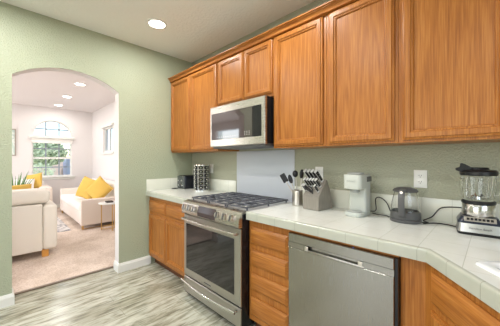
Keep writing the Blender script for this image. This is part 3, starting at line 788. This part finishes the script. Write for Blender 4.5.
# ================================================================== TOASTER
t = thing('toaster', 'dark grey two-lever toaster in the counter corner beside the spice rack', 'toaster', (.125, -.145, TOP))
bm = NB(); box(bm, .016, .205, -.225, -.03, TOP+.012, 1.09, .014, 3); obj('toaster_body', bm, plain('dark_metallic', (50, 52, 60), .25, .6), t)
bm = NB(); box(bm, .022, .199, -.2395, -.2255, TOP+.014, 1.086, .006); box(bm, .0145, .209, -.236, -.028, TOP+.0005, TOP+.0115, .004)
en = obj('toaster_end', bm, plain('smoky_grey', (112, 116, 118), .25, .7), t)
for x in (.085, .16):
    bm = NB(); box(bm, x-.014, x+.014, -.262, -.2398, 1.02, 1.034, .004); obj('lever', bm, M['chrome'], t)
    bm = NB(); cyl(bm, (x, -.2398, .965), (x, -.256, .965), .013, .011, 18); obj('dial', bm, M['chrome'], t)
bm = NB()
for x in (.085, .16): box(bm, x-.014, x+.014, -.2, -.05, 1.0902, 1.0915)
obj('bread_slots', bm, M['slot'], t, smooth=False); TOASTER = t
bm = NB(); tube(bm, [(.0505, -.262, TOP+.006), (.02, -.29, TOP+.006), (.035, -.325, TOP+.006), (.08, -.30, TOP+.006), (.075, -.264, TOP+.006)], .0042, 8, 8)
obj('power_cord', bm, M['black'], TOASTER)

# ================================================================== SPICE RACK
SX, SY = .445, -.14
t = thing('spice_rack', 'chrome revolving tower spice rack beside the toaster', 'spice rack', (SX, SY, TOP))
bm = NB(); lathe(bm, [(0, .0005), (.092, .0005), (.092, .012), (.085, .018), (0, .018)], (SX, SY, TOP), 32)
obj('base', bm, M['chrome'], t)
bm = NB(); lathe(bm, [(0, .315), (.09, .315), (.09, .327), (.08, .333), (0, .333)], (SX, SY, TOP), 32); obj('top_cap', bm, M['chrome'], t)
for k in range(8):
    a = PI/8+k*PI/4+.12; bm = NB(); x, y = SX+.089*math.cos(a), SY+.089*math.sin(a)
    tube(bm, [(x, y, TOP+.017), (x, y, TOP+.317)], .0062, 10); obj('post', bm, M['chrome'], t)
bm = NB(); cyl(bm, (SX, SY, TOP+.017), (SX, SY, TOP+.317), .026, seg=16)
obj('core', bm, M['steel'], t)
jm = NB()
lathe(jm, [(0, .034), (.0155, .034), (.0185, .039), (.0185, .078), (0, .078)], (0, 0, 0), 16)
for f in jm.faces: f.material_index = 0
lathe(jm, [(0, .0785), (.0225, .0785), (.0225, .094), (.02, .097), (0, .097)], (0, 0, 0), 16)
jm.faces.ensure_lookup_table()
for f in jm.faces:
    if min(v.co.z for v in f.verts) > .0784: f.material_index = 1
lathe(jm, [(0, .0972), (.010, .0972), (.010, .0985), (0, .0985)], (0, 0, 0), 12)
for f in jm.faces:
    if min(v.co.z for v in f.verts) > .09715: f.material_index = 2
first = None
rows = ['bottom', 'second', 'third', 'fourth', 'fifth', 'top']
cols = {-3: 'left edge', -2: 'left', -1: 'front', 0: 'right front', 1: 'right edge'}
for k, cn in cols.items():
    a = k*PI/4+.12
    for r_ in range(6):
        z = TOP+.044+r_*.049
        if first is None:
            o = obj('spice_jar', jm, [M['fog'], M['black'], M['chrome']]); first = o
        else:
            o = first.copy(); COL.objects.link(o)
        o.location = (SX, SY, z); o.rotation_euler = (0, PI/2, a)
        tag(o, f'black-capped spice jar in the {rows[r_]} row, {cn} column of the spice rack', 'jar', 'spice jars in the revolving rack')

# ================================================================== UTENSIL CROCK
UX, UY = 1.902, -.17
t = thing('utensil_crock', 'ribbed stainless steel utensil crock left of the knife block', 'utensil holder', (UX, UY, TOP))
prof = [(0, .0005), (.042, .0005)]+[(.0445+(.0015 if k % 2 else -.0005), .004+k*.0085) for k in range(15)]+[(.047, .127), (.045, .13), (.042, .127), (.041, .006), (0, .006)]
bm = NB(); lathe(bm, prof, (UX, UY, TOP), 32); obj('crock_body', bm, M['steel'], t)
def utensil(name, label, base, tip, kind):
    o = thing(name, label, 'utensil', base, 0, 'cooking utensils in the steel crock')
    b0, t0 = Vector(base), Vector(tip); d = (t0-b0).normalized(); hl = (t0-b0).length
    bm = NB(); tube(bm, [b0, b0+d*(hl-.07)], .0045, 10); obj('handle', bm, M['steel'], o)
    bm = NB()
    xa = Vector((.713, .701, 0)); xa = (xa-d*xa.dot(d)).normalized(); ya = d.cross(xa)
    m4 = Matrix.Translation(b0+d*(hl-.035)) @ Matrix((xa, ya, d)).transposed().to_4x4()
    if kind == 'spoon': bmesh.ops.create_uvsphere(bm, u_segments=16, v_segments=10, radius=1, matrix=m4 @ Matrix.Diagonal((.018, .008, .040, 1)))
    elif kind == 'spatula':
        g = bmesh.ops.create_cube(bm, size=1, matrix=m4 @ Matrix.Diagonal((.046, .006, .078, 1)))
        bmesh.ops.bevel(bm, geom=list(bm.edges), offset=.0025, segments=2, affect='EDGES')
    else: bmesh.ops.create_uvsphere(bm, u_segments=16, v_segments=10, radius=1, matrix=m4 @ Matrix.Diagonal((.024, .018, .030, 1)))
    obj('head', bm, M['black'], o)
utensil('spatula', 'black spatula leaning farthest left in the steel crock', (UX+.006, UY+.006, TOP+.02), (UX-.098, UY-.086, 1.175), 'spatula')
utensil('serving_spoon', 'black serving spoon just right of the leftmost spatula in the crock', (UX+.010, UY-.008, TOP+.02), (UX-.050, UY-.050, 1.17), 'spoon')
utensil('ladle', 'black ladle standing near the middle of the steel crock', (UX+.0, UY+.016, TOP+.02), (UX-.028, UY+.0, 1.215), 'ladle')
utensil('slotted_spoon', 'black spoon leaning right in the crock towards the knives', (UX+.02, UY+.0, TOP+.02), (UX+.030, UY+.022, 1.215), 'spoon')

# ================================================================== KNIFE BLOCK
KB = Vector((2.088, -.165, TOP)); KR = -.06
t = thing('knife_block', 'grey wooden knife block bristling with black-handled knives', 'knife block', KB, KR)
hw = .071
prof = [(-.10, .001), (.10, .001), (.092, .055), (.062, .145), (.022, .226), (.008, .232), (-.10, .105)]     # (y, z) side view
bm = NB(); prism(bm, prof, -hw, hw, lambda a, b, h: (h, a, b))
bmesh.ops.bevel(bm, geom=list(bm.edges), offset=.003, segments=2, affect='EDGES')
obj('block_body', bm, M['block'], t, local=True, smooth=False)
kinds = ['far left', 'left', 'middle', 'right', 'far right']
SL = Vector((0, .118, .13)).normalized(); KN = Vector((0, -.13, .118)).normalized()
KD = (KN+Vector((-.22, 0, .22))).normalized()
Rz = Matrix.Rotation(KR, 3, 'Z')
protoK = None
def knife(u, s, ln, label, sc=1.0):
    global protoK
    p = KB+Rz @ (Vector((u, -.10, .105))+SL*s+KN*.006)
    if protoK is None:
        k = thing('kitchen_knife', label, 'knife', (0, 0, 0), 0, 'knives in the grey block')
        bm = NB(); g = bmesh.ops.create_cube(bm, size=1, matrix=Matrix.Translation((0, 0, .055)) @ Matrix.Diagonal((.0135, .021, .085, 1)))
        for v in bm.verts:
            if v.co.z > .06: v.co.y *= 1.15; v.co.y += .004
        bmesh.ops.bevel(bm, geom=list(bm.edges), offset=.0045, segments=2, affect='EDGES'); obj('handle', bm, M['black'], k, local=True)
        bm = NB(); box(bm, -.007, .007, -.011, .011, .001, .0125, .002); box(bm, -.0022, .0022, -.0115, -.0100, .012, .098); box(bm, -.0022, .0022, .0118, .0185, .06, .098); obj('bolster', bm, M['polished'], k, local=True)
        bm = NB(); box(bm, -.009, .009, -.0125, .020, .0955, .108, .003); obj('pommel', bm, M['polished'], k, local=True)
        bm = NB()
        for z in (.035, .06, .08): cyl(bm, (-.0082, .002, z), (.0082, .002, z), .003, seg=8)
        obj('rivets', bm, M['chrome'], k, local=True)
        protoK = k
    else:
        k = copy_tree(protoK); k['label'] = label
    q = (frame_to(Rz @ KD)).to_quaternion()
    k.rotation_mode = 'QUATERNION'; k.rotation_quaternion = q; k.location = p; k.scale = (sc, sc, ln)
for i, u in enumerate((-.05, -.017, .016, .049)):
    knife(u, .145, 1.05, f'large black-handled knife in the top row of the block, {["first", "second", "third", "fourth"][i]} from left', 1.05)
for i, u in enumerate((-.052, -.026, 0, .026, .052)):
    knife(u, .092, .72, f'black-handled knife in the middle row of the block, {["first", "second", "third", "fourth", "fifth"][i]} from left', .9)
for i, u in enumerate((-.054, -.036, .054)):
    knife(u, .045, .62, f'small steak knife in the lowest row of the block, {["first", "second", "third"][i]} from left', .8)
# kitchen shears: ring handles
sc_p = KB+Rz @ (Vector((.006, -.10, .105))+SL*.028+KN*.003)
t = thing('kitchen_shears', 'kitchen shears with black ring handles in front of the knives', 'scissors', sc_p)
for sgn in (-1, 1):
    bm = NB(); q = Matrix.Translation(sc_p) @ frame_to(Rz @ KD)
    pts = [q @ Vector((sgn*(.021+.017*math.sin(a)), .0, .052-.026*math.cos(a))) for a in [2*PI*k/20 for k in range(21)]]
    tube(bm, pts, .0045, 8); tube(bm, [q @ Vector((sgn*.003, 0, 0)), q @ Vector((sgn*.015, 0, .03))], .005, 8)
    obj('ring_handle', bm, M['black'], t)
bm = NB(); cyl(bm, q @ Vector((0, -.006, .006)), q @ Vector((0, .006, .006)), .006, seg=12); obj('pivot', bm, M['chrome'], t)

# ================================================================== COFFEE MAKER
KC = Vector((2.402, -.185, TOP)); t = thing('coffee_maker', 'slim pale grey single-serve coffee maker between knife block and kettle', 'coffee maker', KC, -.05)
def rbox(bm, x0, x1, y0, y1, z0, z1, r, n=5, er=.004):
    R = []
    for ins, z in ((er, z0), (0, z0+er), (0, z1-er), (er*.4, z1-er*.4), (er, z1)):
        R.append([bm.verts.new((a, b, z)) for a, b in rrect(x0+ins, x1-ins, y0+ins, y1-ins, max(.001, r-ins), n)])
    for a, b in zip(R, R[1:]):
        for k in range(len(a)): bm.faces.new((a[k], a[(k+1) % len(a)], b[(k+1) % len(a)], b[k]))
    bm.faces.new(R[0][::-1]); bm.faces.new(R[-1])
bm = NB(); rbox(bm, -.058, .062, .0, .085, .0005, .283, .014); rbox(bm, -.063, .063, -.088, .082, .0003, .028, .045); obj('column', bm, M['coffee_grey'], t, local=True)
bm = NB(); rbox(bm, -.063, .063, -.085, .087, .185, .284, .028); hd = obj('brew_head', bm, M['coffee_grey'], t, local=True)
bm = NB(); rbox(bm, -.05, .05, -.06, .03, .2845, .298, .03); obj('lid', bm, M['coffee_grey2'], t, local=True)
bm = NB(); rbox(bm, -.048, .048, -.078, -.005, .0285, .034, .03); obj('drip_tray', bm, M['coffee_grey2'], t, local=True)
bm = NB(); rbox(bm, -.03, .03, -.055, -.01, .160, .1845, .018); obj('spout', bm, M['coffee_grey2'], t, local=True)
bm = NB(); rbox(bm, .0635, .069, .01, .08, .235, .27, .002, er=.001); obj('tank_latch', bm, M['grey_plastic'], t, local=True)
text('wordmark', 'KEURIG', .016, M['coffee_grey2'], t, Vector((0, -.0855, .24)), Matrix.Rotation(PI/2, 3, 'X'))

COFFEE = t
# ================================================================== KETTLE
KX, KY = 2.688, -.15
ka = math.atan2(-1.946-KY, 3.086-KX)-.18
t = thing('electric_kettle', 'glass electric kettle with dark grey lid, handle and base', 'kettle', (KX, KY, TOP))
bm = NB(); lathe(bm, [(0, .0005), (.083, .0005), (.086, .006), (.086, .017), (.08, .021), (0, .021)], (KX, KY, TOP), 40); obj('power_base', bm, M['grey_plastic'], t)
bm = NB(); lathe(bm, [(0, .0215), (.080, .0215), (.083, .03), (.0815, .062), (.0765, .068), (.0765, .05), (0, .05)], (KX, KY, TOP), 40); obj('heater_band', bm, M['grey_plastic'], t)
bm = NB(); lathe(bm, [(.0800, .0625), (.0795, .08), (.074, .12), (.066, .16), (.060, .182), (.0575, .182), (.0635, .16), (.0715, .12), (.077, .08), (.0775, .0685)], (KX, KY, TOP), 40, closed=True)
obj('glass_jug', bm, M['glass'], t)
bm = NB(); lathe(bm, [(.058, .184), (.068, .186), (.0695, .192), (.06, .204), (.035, .213), (0, .216), ], (KX, KY, TOP), 36); lathe(bm, [(0, .184), (.058, .184)], (KX, KY, TOP), 36)
bmesh.ops.remove_doubles(bm, verts=bm.verts, dist=1e-5)
obj('lid', bm, M['grey_plastic'], t)
bm = NB(); d = Vector((math.cos(ka), math.sin(ka), 0)); s_ = Vector((-d.y, d.x, 0))
c0 = Vector((KX, KY, TOP))
path = smoothpath([c0+d*.05+Vector((0, 0, .200)), c0+d*.09+Vector((0, 0, .193)), c0+d*.112+Vector((0, 0, .165)), c0+d*.112+Vector((0, 0, .11)), c0+d*.1+Vector((0, 0, .06)), c0+d*.0845+Vector((0, 0, .045))], 6)
R = []
for i, p in enumerate(path):
    tt = (path[min(i+1, len(path)-1)]-path[max(i-1, 0)]).normalized(); nn = tt.cross(s_).normalized(); wv = .0165
    R.append([bm.verts.new(p+s_*wv*a+nn*.008*b) for a, b in ((-1, -.6), (-.7, -1), (.7, -1), (1, -.6), (1, .6), (.7, 1), (-.7, 1), (-1, .6))])
for a, b in zip(R, R[1:]):
    for k in range(8): bm.faces.new((a[k], a[(k+1) % 8], b[(k+1) % 8], b[k]))
bm.faces.new(R[0]); bm.faces.new(R[-1][::-1])
obj('handle', bm, M['grey_plastic'], t, angle=50)
bm = NB(); p = c0+d*.106+Vector((0, 0, .19)); cyl(bm, p-d*.004, p+d*.008, .008, seg=14); obj('lid_button', bm, M['chrome'], t)

KETTLE = t
# ================================================================== BLENDER (countertop appliance)
BX, BY_ = 3.026, -.16; br_ = .12
t = thing('countertop_blender', 'silver and black blender with glass jar on the counter at right', 'blender', (BX, BY_, TOP), br_)
def frus(bm, specs, n=5):
    R = []
    for z, wx, wy0, wy1, r in specs:
        R.append([bm.verts.new((a, b, z)) for a, b in rrect(-wx, wx, wy0, wy1, r, n)])
    for a, b in zip(R, R[1:]):
        for k in range(len(a)): bm.faces.new((a[k], a[(k+1) % len(a)], b[(k+1) % len(a)], b[k]))
    bm.faces.new(R[0][::-1]); bm.faces.new(R[-1])
bm = NB(); frus(bm, [(.0005, .086, -.088, .07, .02), (.012, .090, -.091, .073, .02), (.0135, .088, -.089, .071, .02)]); obj('foot_base', bm, M['black'], t, local=True)
bm = NB(); frus(bm, [(.014, .088, -.089, .071, .02), (.058, .087, -.085, .070, .02)]); bs = obj('base_housing', bm, brushed('silver_plastic', (205, 205, 205), .3, (1, 1, 30)), t, local=True)
bm = NB(); frus(bm, [(.0585, .087, -.086, .070, .02), (.066, .085, -.08, .068, .02), (.090, .071, -.064, .062, .02)]); obj('control_housing', bm, M['dark_button'], t, local=True)
bm = NB()
sl = Vector((0, .016, .024)).normalized(); nn_ = Vector((0, -.024, .016)).normalized()
m4 = Matrix.Translation(Vector((0, -.0720, .078))+nn_*.002) @ Matrix(((1, 0, 0), (0, sl.y, nn_.y), (0, sl.z, nn_.z))).to_4x4()
g = bmesh.ops.create_cube(bm, size=1, matrix=m4 @ Matrix.Diagonal((.122, .024, .003, 1)))
obj('button_plate', bm, M['steel'], t, local=True, smooth=False)
for i in range(7):
    bm = NB(); bmesh.ops.create_cube(bm, size=1, matrix=m4 @ Matrix.Translation((-.045+i*.015, .0, .003)) @ Matrix.Diagonal((.0115, .012, .004, 1)))
    bmesh.ops.bevel(bm, geom=list(bm.edges), offset=.001, segments=1, affect='EDGES')
    obj('button', bm, M['black'], t, local=True, smooth=False)
bm = NB(); lathe(bm, [(0, .0905), (.066, .0905), (.068, .098), (.0665, .150), (.064, .154), (0, .154)], (0, 0, 0), 40); obj('collar', bm, brushed('silver_collar', (205, 202, 198), .22, (1, 1, 1)), t, local=True)
bm = NB(); lathe(bm, [(0, .1545), (.068, .1545), (.0695, .158), (.0695, .167), (.066, .171), (0, .171)], (0, 0, 0), 40); obj('jar_collar', bm, M['black'], t, local=True)
bm = NB(); lathe(bm, [(.0, .1715), (.060, .1715), (.062, .18), (.066, .23), (.072, .3025), (.0685, .3025), (.0625, .23), (.0585, .182), (0, .178)], (0, 0, 0), 40)
tube(bm, [(.069, .0, .29), (.10, -.002, .288), (.118, -.002, .265), (.108, -.002, .225), (.083, 0, .20), (.0635, 0, .195)], .0075, 12, 6)
for k in range(4):
    a = PI/4+k*PI/2; tube(bm, [(.0605*math.cos(a), .0605*math.sin(a), .19), (.0675*math.cos(a), .0675*math.sin(a), .295)], .004, 8)
jar = obj('glass_jar', bm, M['glass'], t, local=True)
bm = NB(); lathe(bm, [(0, .1785), (.014, .1785), (.012, .192), (0, .194)], (0, 0, 0), 20)
for k in range(4):
    a = k*PI/2+.4; tube(bm, [(.006*math.cos(a), .006*math.sin(a), .19), (.024*math.cos(a), .024*math.sin(a), .197), (.03*math.cos(a), .03*math.sin(a), .208 if k % 2 else .19)], .003, 6)
obj('blade_assembly', bm, M['chrome'], t, local=True)
bm = NB(); lathe(bm, [(0, .303), (.073, .303), (.0765, .307), (.0765, .322), (.07, .331), (.045, .334), (.04, .345), (.0, .346)], (0, 0, 0), 40)
obj('lid', bm, M['black'], t, local=True)
bm = NB(); prism(bm, [(-.094, .329), (-.07, .320), (-.02, .336), (-.035, .35), (-.06, .366), (-.074, .368), (-.074, .343), (-.094, .342)], -.013, .013, lambda a, b, h: (a, h-.02, b))
bmesh.ops.bevel(bm, geom=list(bm.edges), offset=.003, segments=2, affect='EDGES')
obj('pour_spout', bm, M['black'], t, local=True, smooth=False)
text('wordmark', 'Hamilton Beach', .0135, M['label'], t, Vector((0, -.0888, .036)), Matrix.Rotation(PI/2-.09, 3, 'X'), .0006)

# ================================================================== CORDS
def cord(name, pts, label, r=.0032):
    bm = NB(); tube(bm, pts, r, 8, 8)
    return obj(name, bm, M['black'], label)
z = TOP+.004
cord('power_cord', [(2.462, -.1, TOP+.022), (2.49, -.07, TOP+.03), (2.475, -.03, TOP+.10), (2.50, -.02, TOP+.115), (2.545, -.025, TOP+.085), (2.575, -.04, TOP+.03), (2.60, -.05, z), (2.63, -.035, z), (2.66, -.035, z)], COFFEE)
cord('power_cord', [(2.475, -.10, TOP+.012), (2.51, -.10, z+.003), (2.56, -.085, z), (2.585, -.105, z), (2.597, -.09, z+.006)], COFFEE)
cord('power_cord', [(2.775, -.14, z), (2.80, -.11, z), (2.77, -.07, z), (2.81, -.04, TOP+.03), (2.85, -.02, TOP+.085), (2.92, -.018, TOP+.10), (3.0, -.018, TOP+.10)], KETTLE)
cord('power_cord', [(2.785, -.16, z), (2.83, -.10, z), (2.88, -.09, z), (2.93, -.11, z), (2.953, -.115, z)], KETTLE)

# ================================================================== LIVING ROOM
FL = .0065
def yl(o): return o
# near sofa, back to the kitchen
t = thing('cream_sofa', 'cream sofa just past the arch with its back to the kitchen', 'sofa', (-1.6, -2.3, FL))
def sbox(name, a, mat, bev=.03):
    bm = NB(); box(bm, *a, bev, 4); return obj(name, bm, mat, t)
sbox('sofa_base', (-2.02, -1.18, -3.22, -1.47, .115, .40), M['cream'], .02)
sbox('sofa_back', (-1.30, -1.15, -3.2, -1.535, .105, .715), M['cream'], .012)
for y0, y1 in ((-1.532, -1.375), (-3.36, -3.203)):
    sbox('arm', (-2.06, -1.152, y0, y1, .10, .70), M['cream'], .045)
for y0, y1 in ((-2.36, -1.445), (-3.25, -2.37)):
    bm = NB(); box(bm, -1.52, -1.16, y0+.0, y1, .722, .905, .07, 5)
    bmesh.ops.subdivide_edges(bm, edges=list(bm.edges), cuts=1)
    for v in bm.verts: v.co.z += .012*noise.noise(v.co*5); v.co.x += .014*noise.noise(v.co*6)
    obj('back_cushion', bm, M['cream'], t, angle=60)
    bm = NB(); box(bm, -2.04, -1.31, y0, min(y1, -1.54), .402, .55, .04, 4); obj('seat_cushion', bm, M['cream'], t)
for x, y in ((-1.23, -1.50), (-1.98, -1.50), (-1.23, -3.25), (-1.98, -3.25)):
    bm = NB(); box(bm, x-.035, x+.035, y-.035, y+.035, FL-.0063, .104, .006); obj('leg', bm, M['legwood'], t)
def pillow(name, loc, eul, w, d, th, mat, label, crease=.006):
    bm = NB(); cushion(bm, w, d, th, crease=crease); o = obj(name, bm, mat, angle=80)
    o.location = loc; o.rotation_euler = eul
    return tag(o, label, 'pillow')
pillow('throw_pillow', (-1.66, -1.80, .765), (0, math.radians(70), 0), .40, .40, .13, M['yellow'], 'yellow throw pillow on the seat of the cream sofa by the arch')
# far sofa under the window
t = thing('window_sofa', 'pale sofa under the arched window at the far wall', 'sofa', (-4.85, -2.2, FL))
sbox('sofa_base', (-5.22, -4.42, -3.2, -1.10, .1, .40), M['beige'], .02)
sbox('sofa_back', (-5.24, -5.02, -3.2, -1.12, .1, .78), M['white_fabric'], .05)
sbox('arm', (-5.20, -4.40, -1.26, -1.03, .1, .665), M['beige'], .05); sbox('arm', (-5.20, -4.40, -3.36, -3.15, .1, .665), M['beige'], .05)
bm = NB(); box(bm, -5.01, -4.41, -3.14, -1.27, .402, .52, .04, 4); obj('seat_cushion', bm, M['white_fabric'], t)
for x, y in ((-4.5, -1.15), (-4.5, -3.25), (-5.12, -1.15), (-5.12, -3.25)):
    bm = NB(); box(bm, x-.025, x+.025, y-.025, y+.025, FL-.0063, .1, .005); obj('leg', bm, M['legwood'], t)
pillow('throw_pillow', (-4.86, -1.33, .78), (math.radians(38), math.radians(72), math.radians(-10)), .38, .38, .15, M['yellow'], 'yellow throw pillow standing in the corner of the sofa under the window')
pillow('throw_pillow', (-4.66, -1.52, .70), (math.radians(0), math.radians(66), math.radians(-12)), .34, .36, .14, M['white_fabric'], 'white throw pillow in front of the yellow pillow on the window sofa')
# right sofa along the wall
t = thing('beige_sofa', 'beige sofa along the right living room wall with two yellow pillows', 'sofa', (-3.4, -.45, FL))
sbox('sofa_base', (-4.42, -2.30, -.87, -.09, .09, .33), M['beige'], .012)
sbox('arm', (-2.42, -2.28, -.885, -.08, .085, .56), M['beige'], .02)
sbox('arm', (-4.48, -4.34, -.885, -.08, .085, .60), M['beige'], .02)
sbox('sofa_back', (-4.335, -2.425, -.27, -.06, .331, .82), M['white_fabric'], .05)
for x0, x1 in ((-4.33, -3.39), (-3.38, -2.425)):
    bm = NB(); box(bm, x0, x1, -.90, -.28, .332, .475, .05, 5)
    obj('seat_cushion', bm, M['white_fabric'], t)
bm = NB()
for a in [(-2.37, -2.34, -.86, -.83, FL-.0063, .087), (-4.42, -4.39, -.86, -.83, FL-.0063, .087), (-2.37, -2.34, -.14, -.11, FL-.0063, .087), (-4.42, -4.39, -.14, -.11, FL-.0063, .087)]:
    bm = NB(); box(bm, *a); obj('leg', bm, M['brass'], t, smooth=False)
bm = NB(); box(bm, -2.36, -2.345, -.829, -.141, .012, .022); obj('brass_bar', bm, M['brass'], t, smooth=False)
YG = 'yellow pillows on the beige sofa'
pillow('throw_pillow', (-3.02, -.62, .70), (math.radians(72), math.radians(14), math.radians(28)), .44, .44, .17, M['yellow'], 'yellow throw pillow on the beige sofa, the left one of the pair')['group'] = YG
pillow('throw_pillow', (-2.66, -.50, .69), (math.radians(70), math.radians(38), math.radians(32)), .42, .42, .16, M['yellow'], 'yellow throw pillow turned on its corner, nearest the arm of the beige sofa')['group'] = YG
# side table and what stands on it
TX, TY = -2.02, -.49
t = thing('side_table', 'small side table with round white top and thin brass legs', 'side table', (TX, TY, FL))
bm = NB(); lathe(bm, [(0, .49), (.175, .49), (.18, .496), (.18, .506), (.175, .512), (0, .512)], (TX, TY, 0), 40); obj('table_top', bm, M['white_plastic'], t)
for k in range(3):
    a = math.radians(-115+120*k); x, y = TX+.13*math.cos(a), TY+.13*math.sin(a)
    bm = NB(); tube(bm, [(x, y, .0068), (x, y, .4895)], .009, 10); obj('leg', bm, M['brass'], t)
bm = NB(); tube(bm, [(TX+.13*math.cos(2*PI*k/32), TY+.13*math.sin(2*PI*k/32), .05) for k in range(33)], .006, 8); obj('foot_ring', bm, M['brass'], t)
bm = NB(); box(bm, TX-.05, TX+.07, TY-.06, TY+.05, .5125, .54, .004)
tag(obj('book', bm, plain('dark_cover', (70, 62, 56), .5)), 'small dark book lying on the round side table', 'book')
# rug
bm = NB(); box(bm, -4.3, -2.45, -2.6, -1.0, .0065, .016, .003); tag(obj('area_rug', bm, M['rug']), 'pale grey patterned rug between the sofas', 'rug')
# coffee table with plant (between the sofas)
t = thing('coffee_table', 'low white coffee table hidden behind the cream sofa', 'coffee table', (-3.1, -1.95, .016))
bm = NB(); box(bm, -3.42, -2.85, -2.3, -1.55, .38, .42, .01); obj('table_top', bm, M['pot'], t)
for x in (-3.38, -2.89):
    for y in (-2.26, -1.59):
        bm = NB(); cyl(bm, (x, y, .0165), (x, y, .3795), .014, seg=12); obj('leg', bm, M['brass'], t)
PX, PY = -3.05, -1.73
t = thing('potted_plant', 'spiky green potted plant above the back of the cream sofa', 'plant', (PX, PY, .42))
bm = NB(); lathe(bm, [(0, .4205), (.06, .4205), (.085, .54), (.09, .56), (.08, .56), (.075, .54), (0, .54)], (PX, PY, 0), 28); obj('pot', bm, M['pot'], t)
for k in range(26):
    a = k*2.4; L_ = random.uniform(.44, .62); ln = random.uniform(.1, .42)
    d = Vector((math.cos(a)*ln, math.sin(a)*ln, 1)).normalized(); s2 = d.orthogonal().normalized()
    b0 = Vector((PX+.04*math.cos(a), PY+.04*math.sin(a), .541)); bm = NB(); R = []
    for q in range(7):
        s = q/6; p = b0+d*L_*s+Vector((math.cos(a), math.sin(a), -.6))*(.10*s*s*ln*2)
        wv = .016*math.sin(PI*(.12+.88*s))**.7*(1-s*.5)+.0006
        R.append([bm.verts.new(p-s2*wv), bm.verts.new(p+d.cross(s2)*.003), bm.verts.new(p+s2*wv), bm.verts.new(p-d.cross(s2)*.001)])
    for A_, B_ in zip(R, R[1:]):
        for kk in range(4): bm.faces.new((A_[kk], A_[(kk+1) % 4], B_[(kk+1) % 4], B_[kk]))
    bm.faces.new(R[0]); bm.faces.new(R[-1][::-1])
    obj('leaf', bm, M['leaf'], t)
# picture on the far wall
t = thing('framed_picture', 'framed pale green abstract print on the far wall left of the window', 'picture', (XF, -1.95, 1.73))
bm = NB()
for a in [(XF+.001, XF+.025, -2.25, -2.225, 1.40, 2.065), (XF+.001, XF+.025, -1.658, -1.633, 1.40, 2.065), (XF+.001, XF+.025, -2.225, -1.658, 1.40, 1.425), (XF+.001, XF+.025, -2.225, -1.658, 2.04, 2.065)]: box(bm, *a)
obj('picture_frame', bm, plain('grey_frame', (160, 150, 140), .5), t, smooth=False)
bm = NB(); box(bm, XF+.001, XF+.012, -2.225, -1.658, 1.425, 2.04); obj('print', bm, M['paper'], t, smooth=False)

# ================================================================== OUTSIDE
bm = NB(); box(bm, -40, XF-.15, -25, 25, -.3, -.1); struct('ground_outside', bm, M['grass'], smooth=False)
bm = NB(); box(bm, -14.2, -14, -8, 3, -.1, 1.25, .02); tag(obj('garden_wall', bm, M['stucco']), 'pale stucco garden wall beyond the far window', 'wall')
bm = NB(); box(bm, -13.8, -12.6, .55, 1.2, -.1, 1.35, .05); tag(obj('garden_shed', bm, M['bluepaint']), 'small grey-blue shed at right through the far window', 'shed')
def tree(x, y, h, r, label, name='tree', n=1800):
    t = thing(name, label, 'tree' if name == 'tree' else 'bush', (x, y, -.1))
    bm = NB(); tube(bm, [(x, y, -.1), (x+.05, y, h*.3), (x, y+.05, h*.6)], .09, 8, 4, lambda s: .11*(1-s*.6)*(h/4)); obj('trunk', bm, M['bark'], t)
    bm = NB()
    for k in range(n):
        v = Vector((random.gauss(0, 1), random.gauss(0, 1), random.gauss(0, 1))).normalized()*r*random.uniform(.45, 1)**.6
        c = Vector((x, y, h*.68))+Vector((v.x, v.y, v.z*.8)); s = random.uniform(.05, .12)*r
        q = Vector((random.gauss(0, 1), random.gauss(0, 1), random.gauss(0, 1))).normalized(); e = q.orthogonal()*s; f_ = q.cross(e).normalized()*s*.6
        vs = [bm.verts.new(c+e), bm.verts.new(c+f_), bm.verts.new(c-e), bm.verts.new(c-f_)]; bm.faces.new(vs)
    obj('crown', bm, M['leaf2'], t, smooth=False)
tree(-10.6, -1.35, 2.5, .8, 'green tree outside, leftmost through the far window')
tree(-12.3, -.35, 2.4, .85, 'green tree outside, in the middle of the far window')
tree(-11.2, 1.25, 2.5, .85, 'green tree outside, right half of the far window')
tree(-9.4, -.75, 1.25, .42, 'low round bush outside the far window', 'bush', 500)
tree(-3.6, 3.2, 2.6, 1.0, 'dark tree outside the small side window')
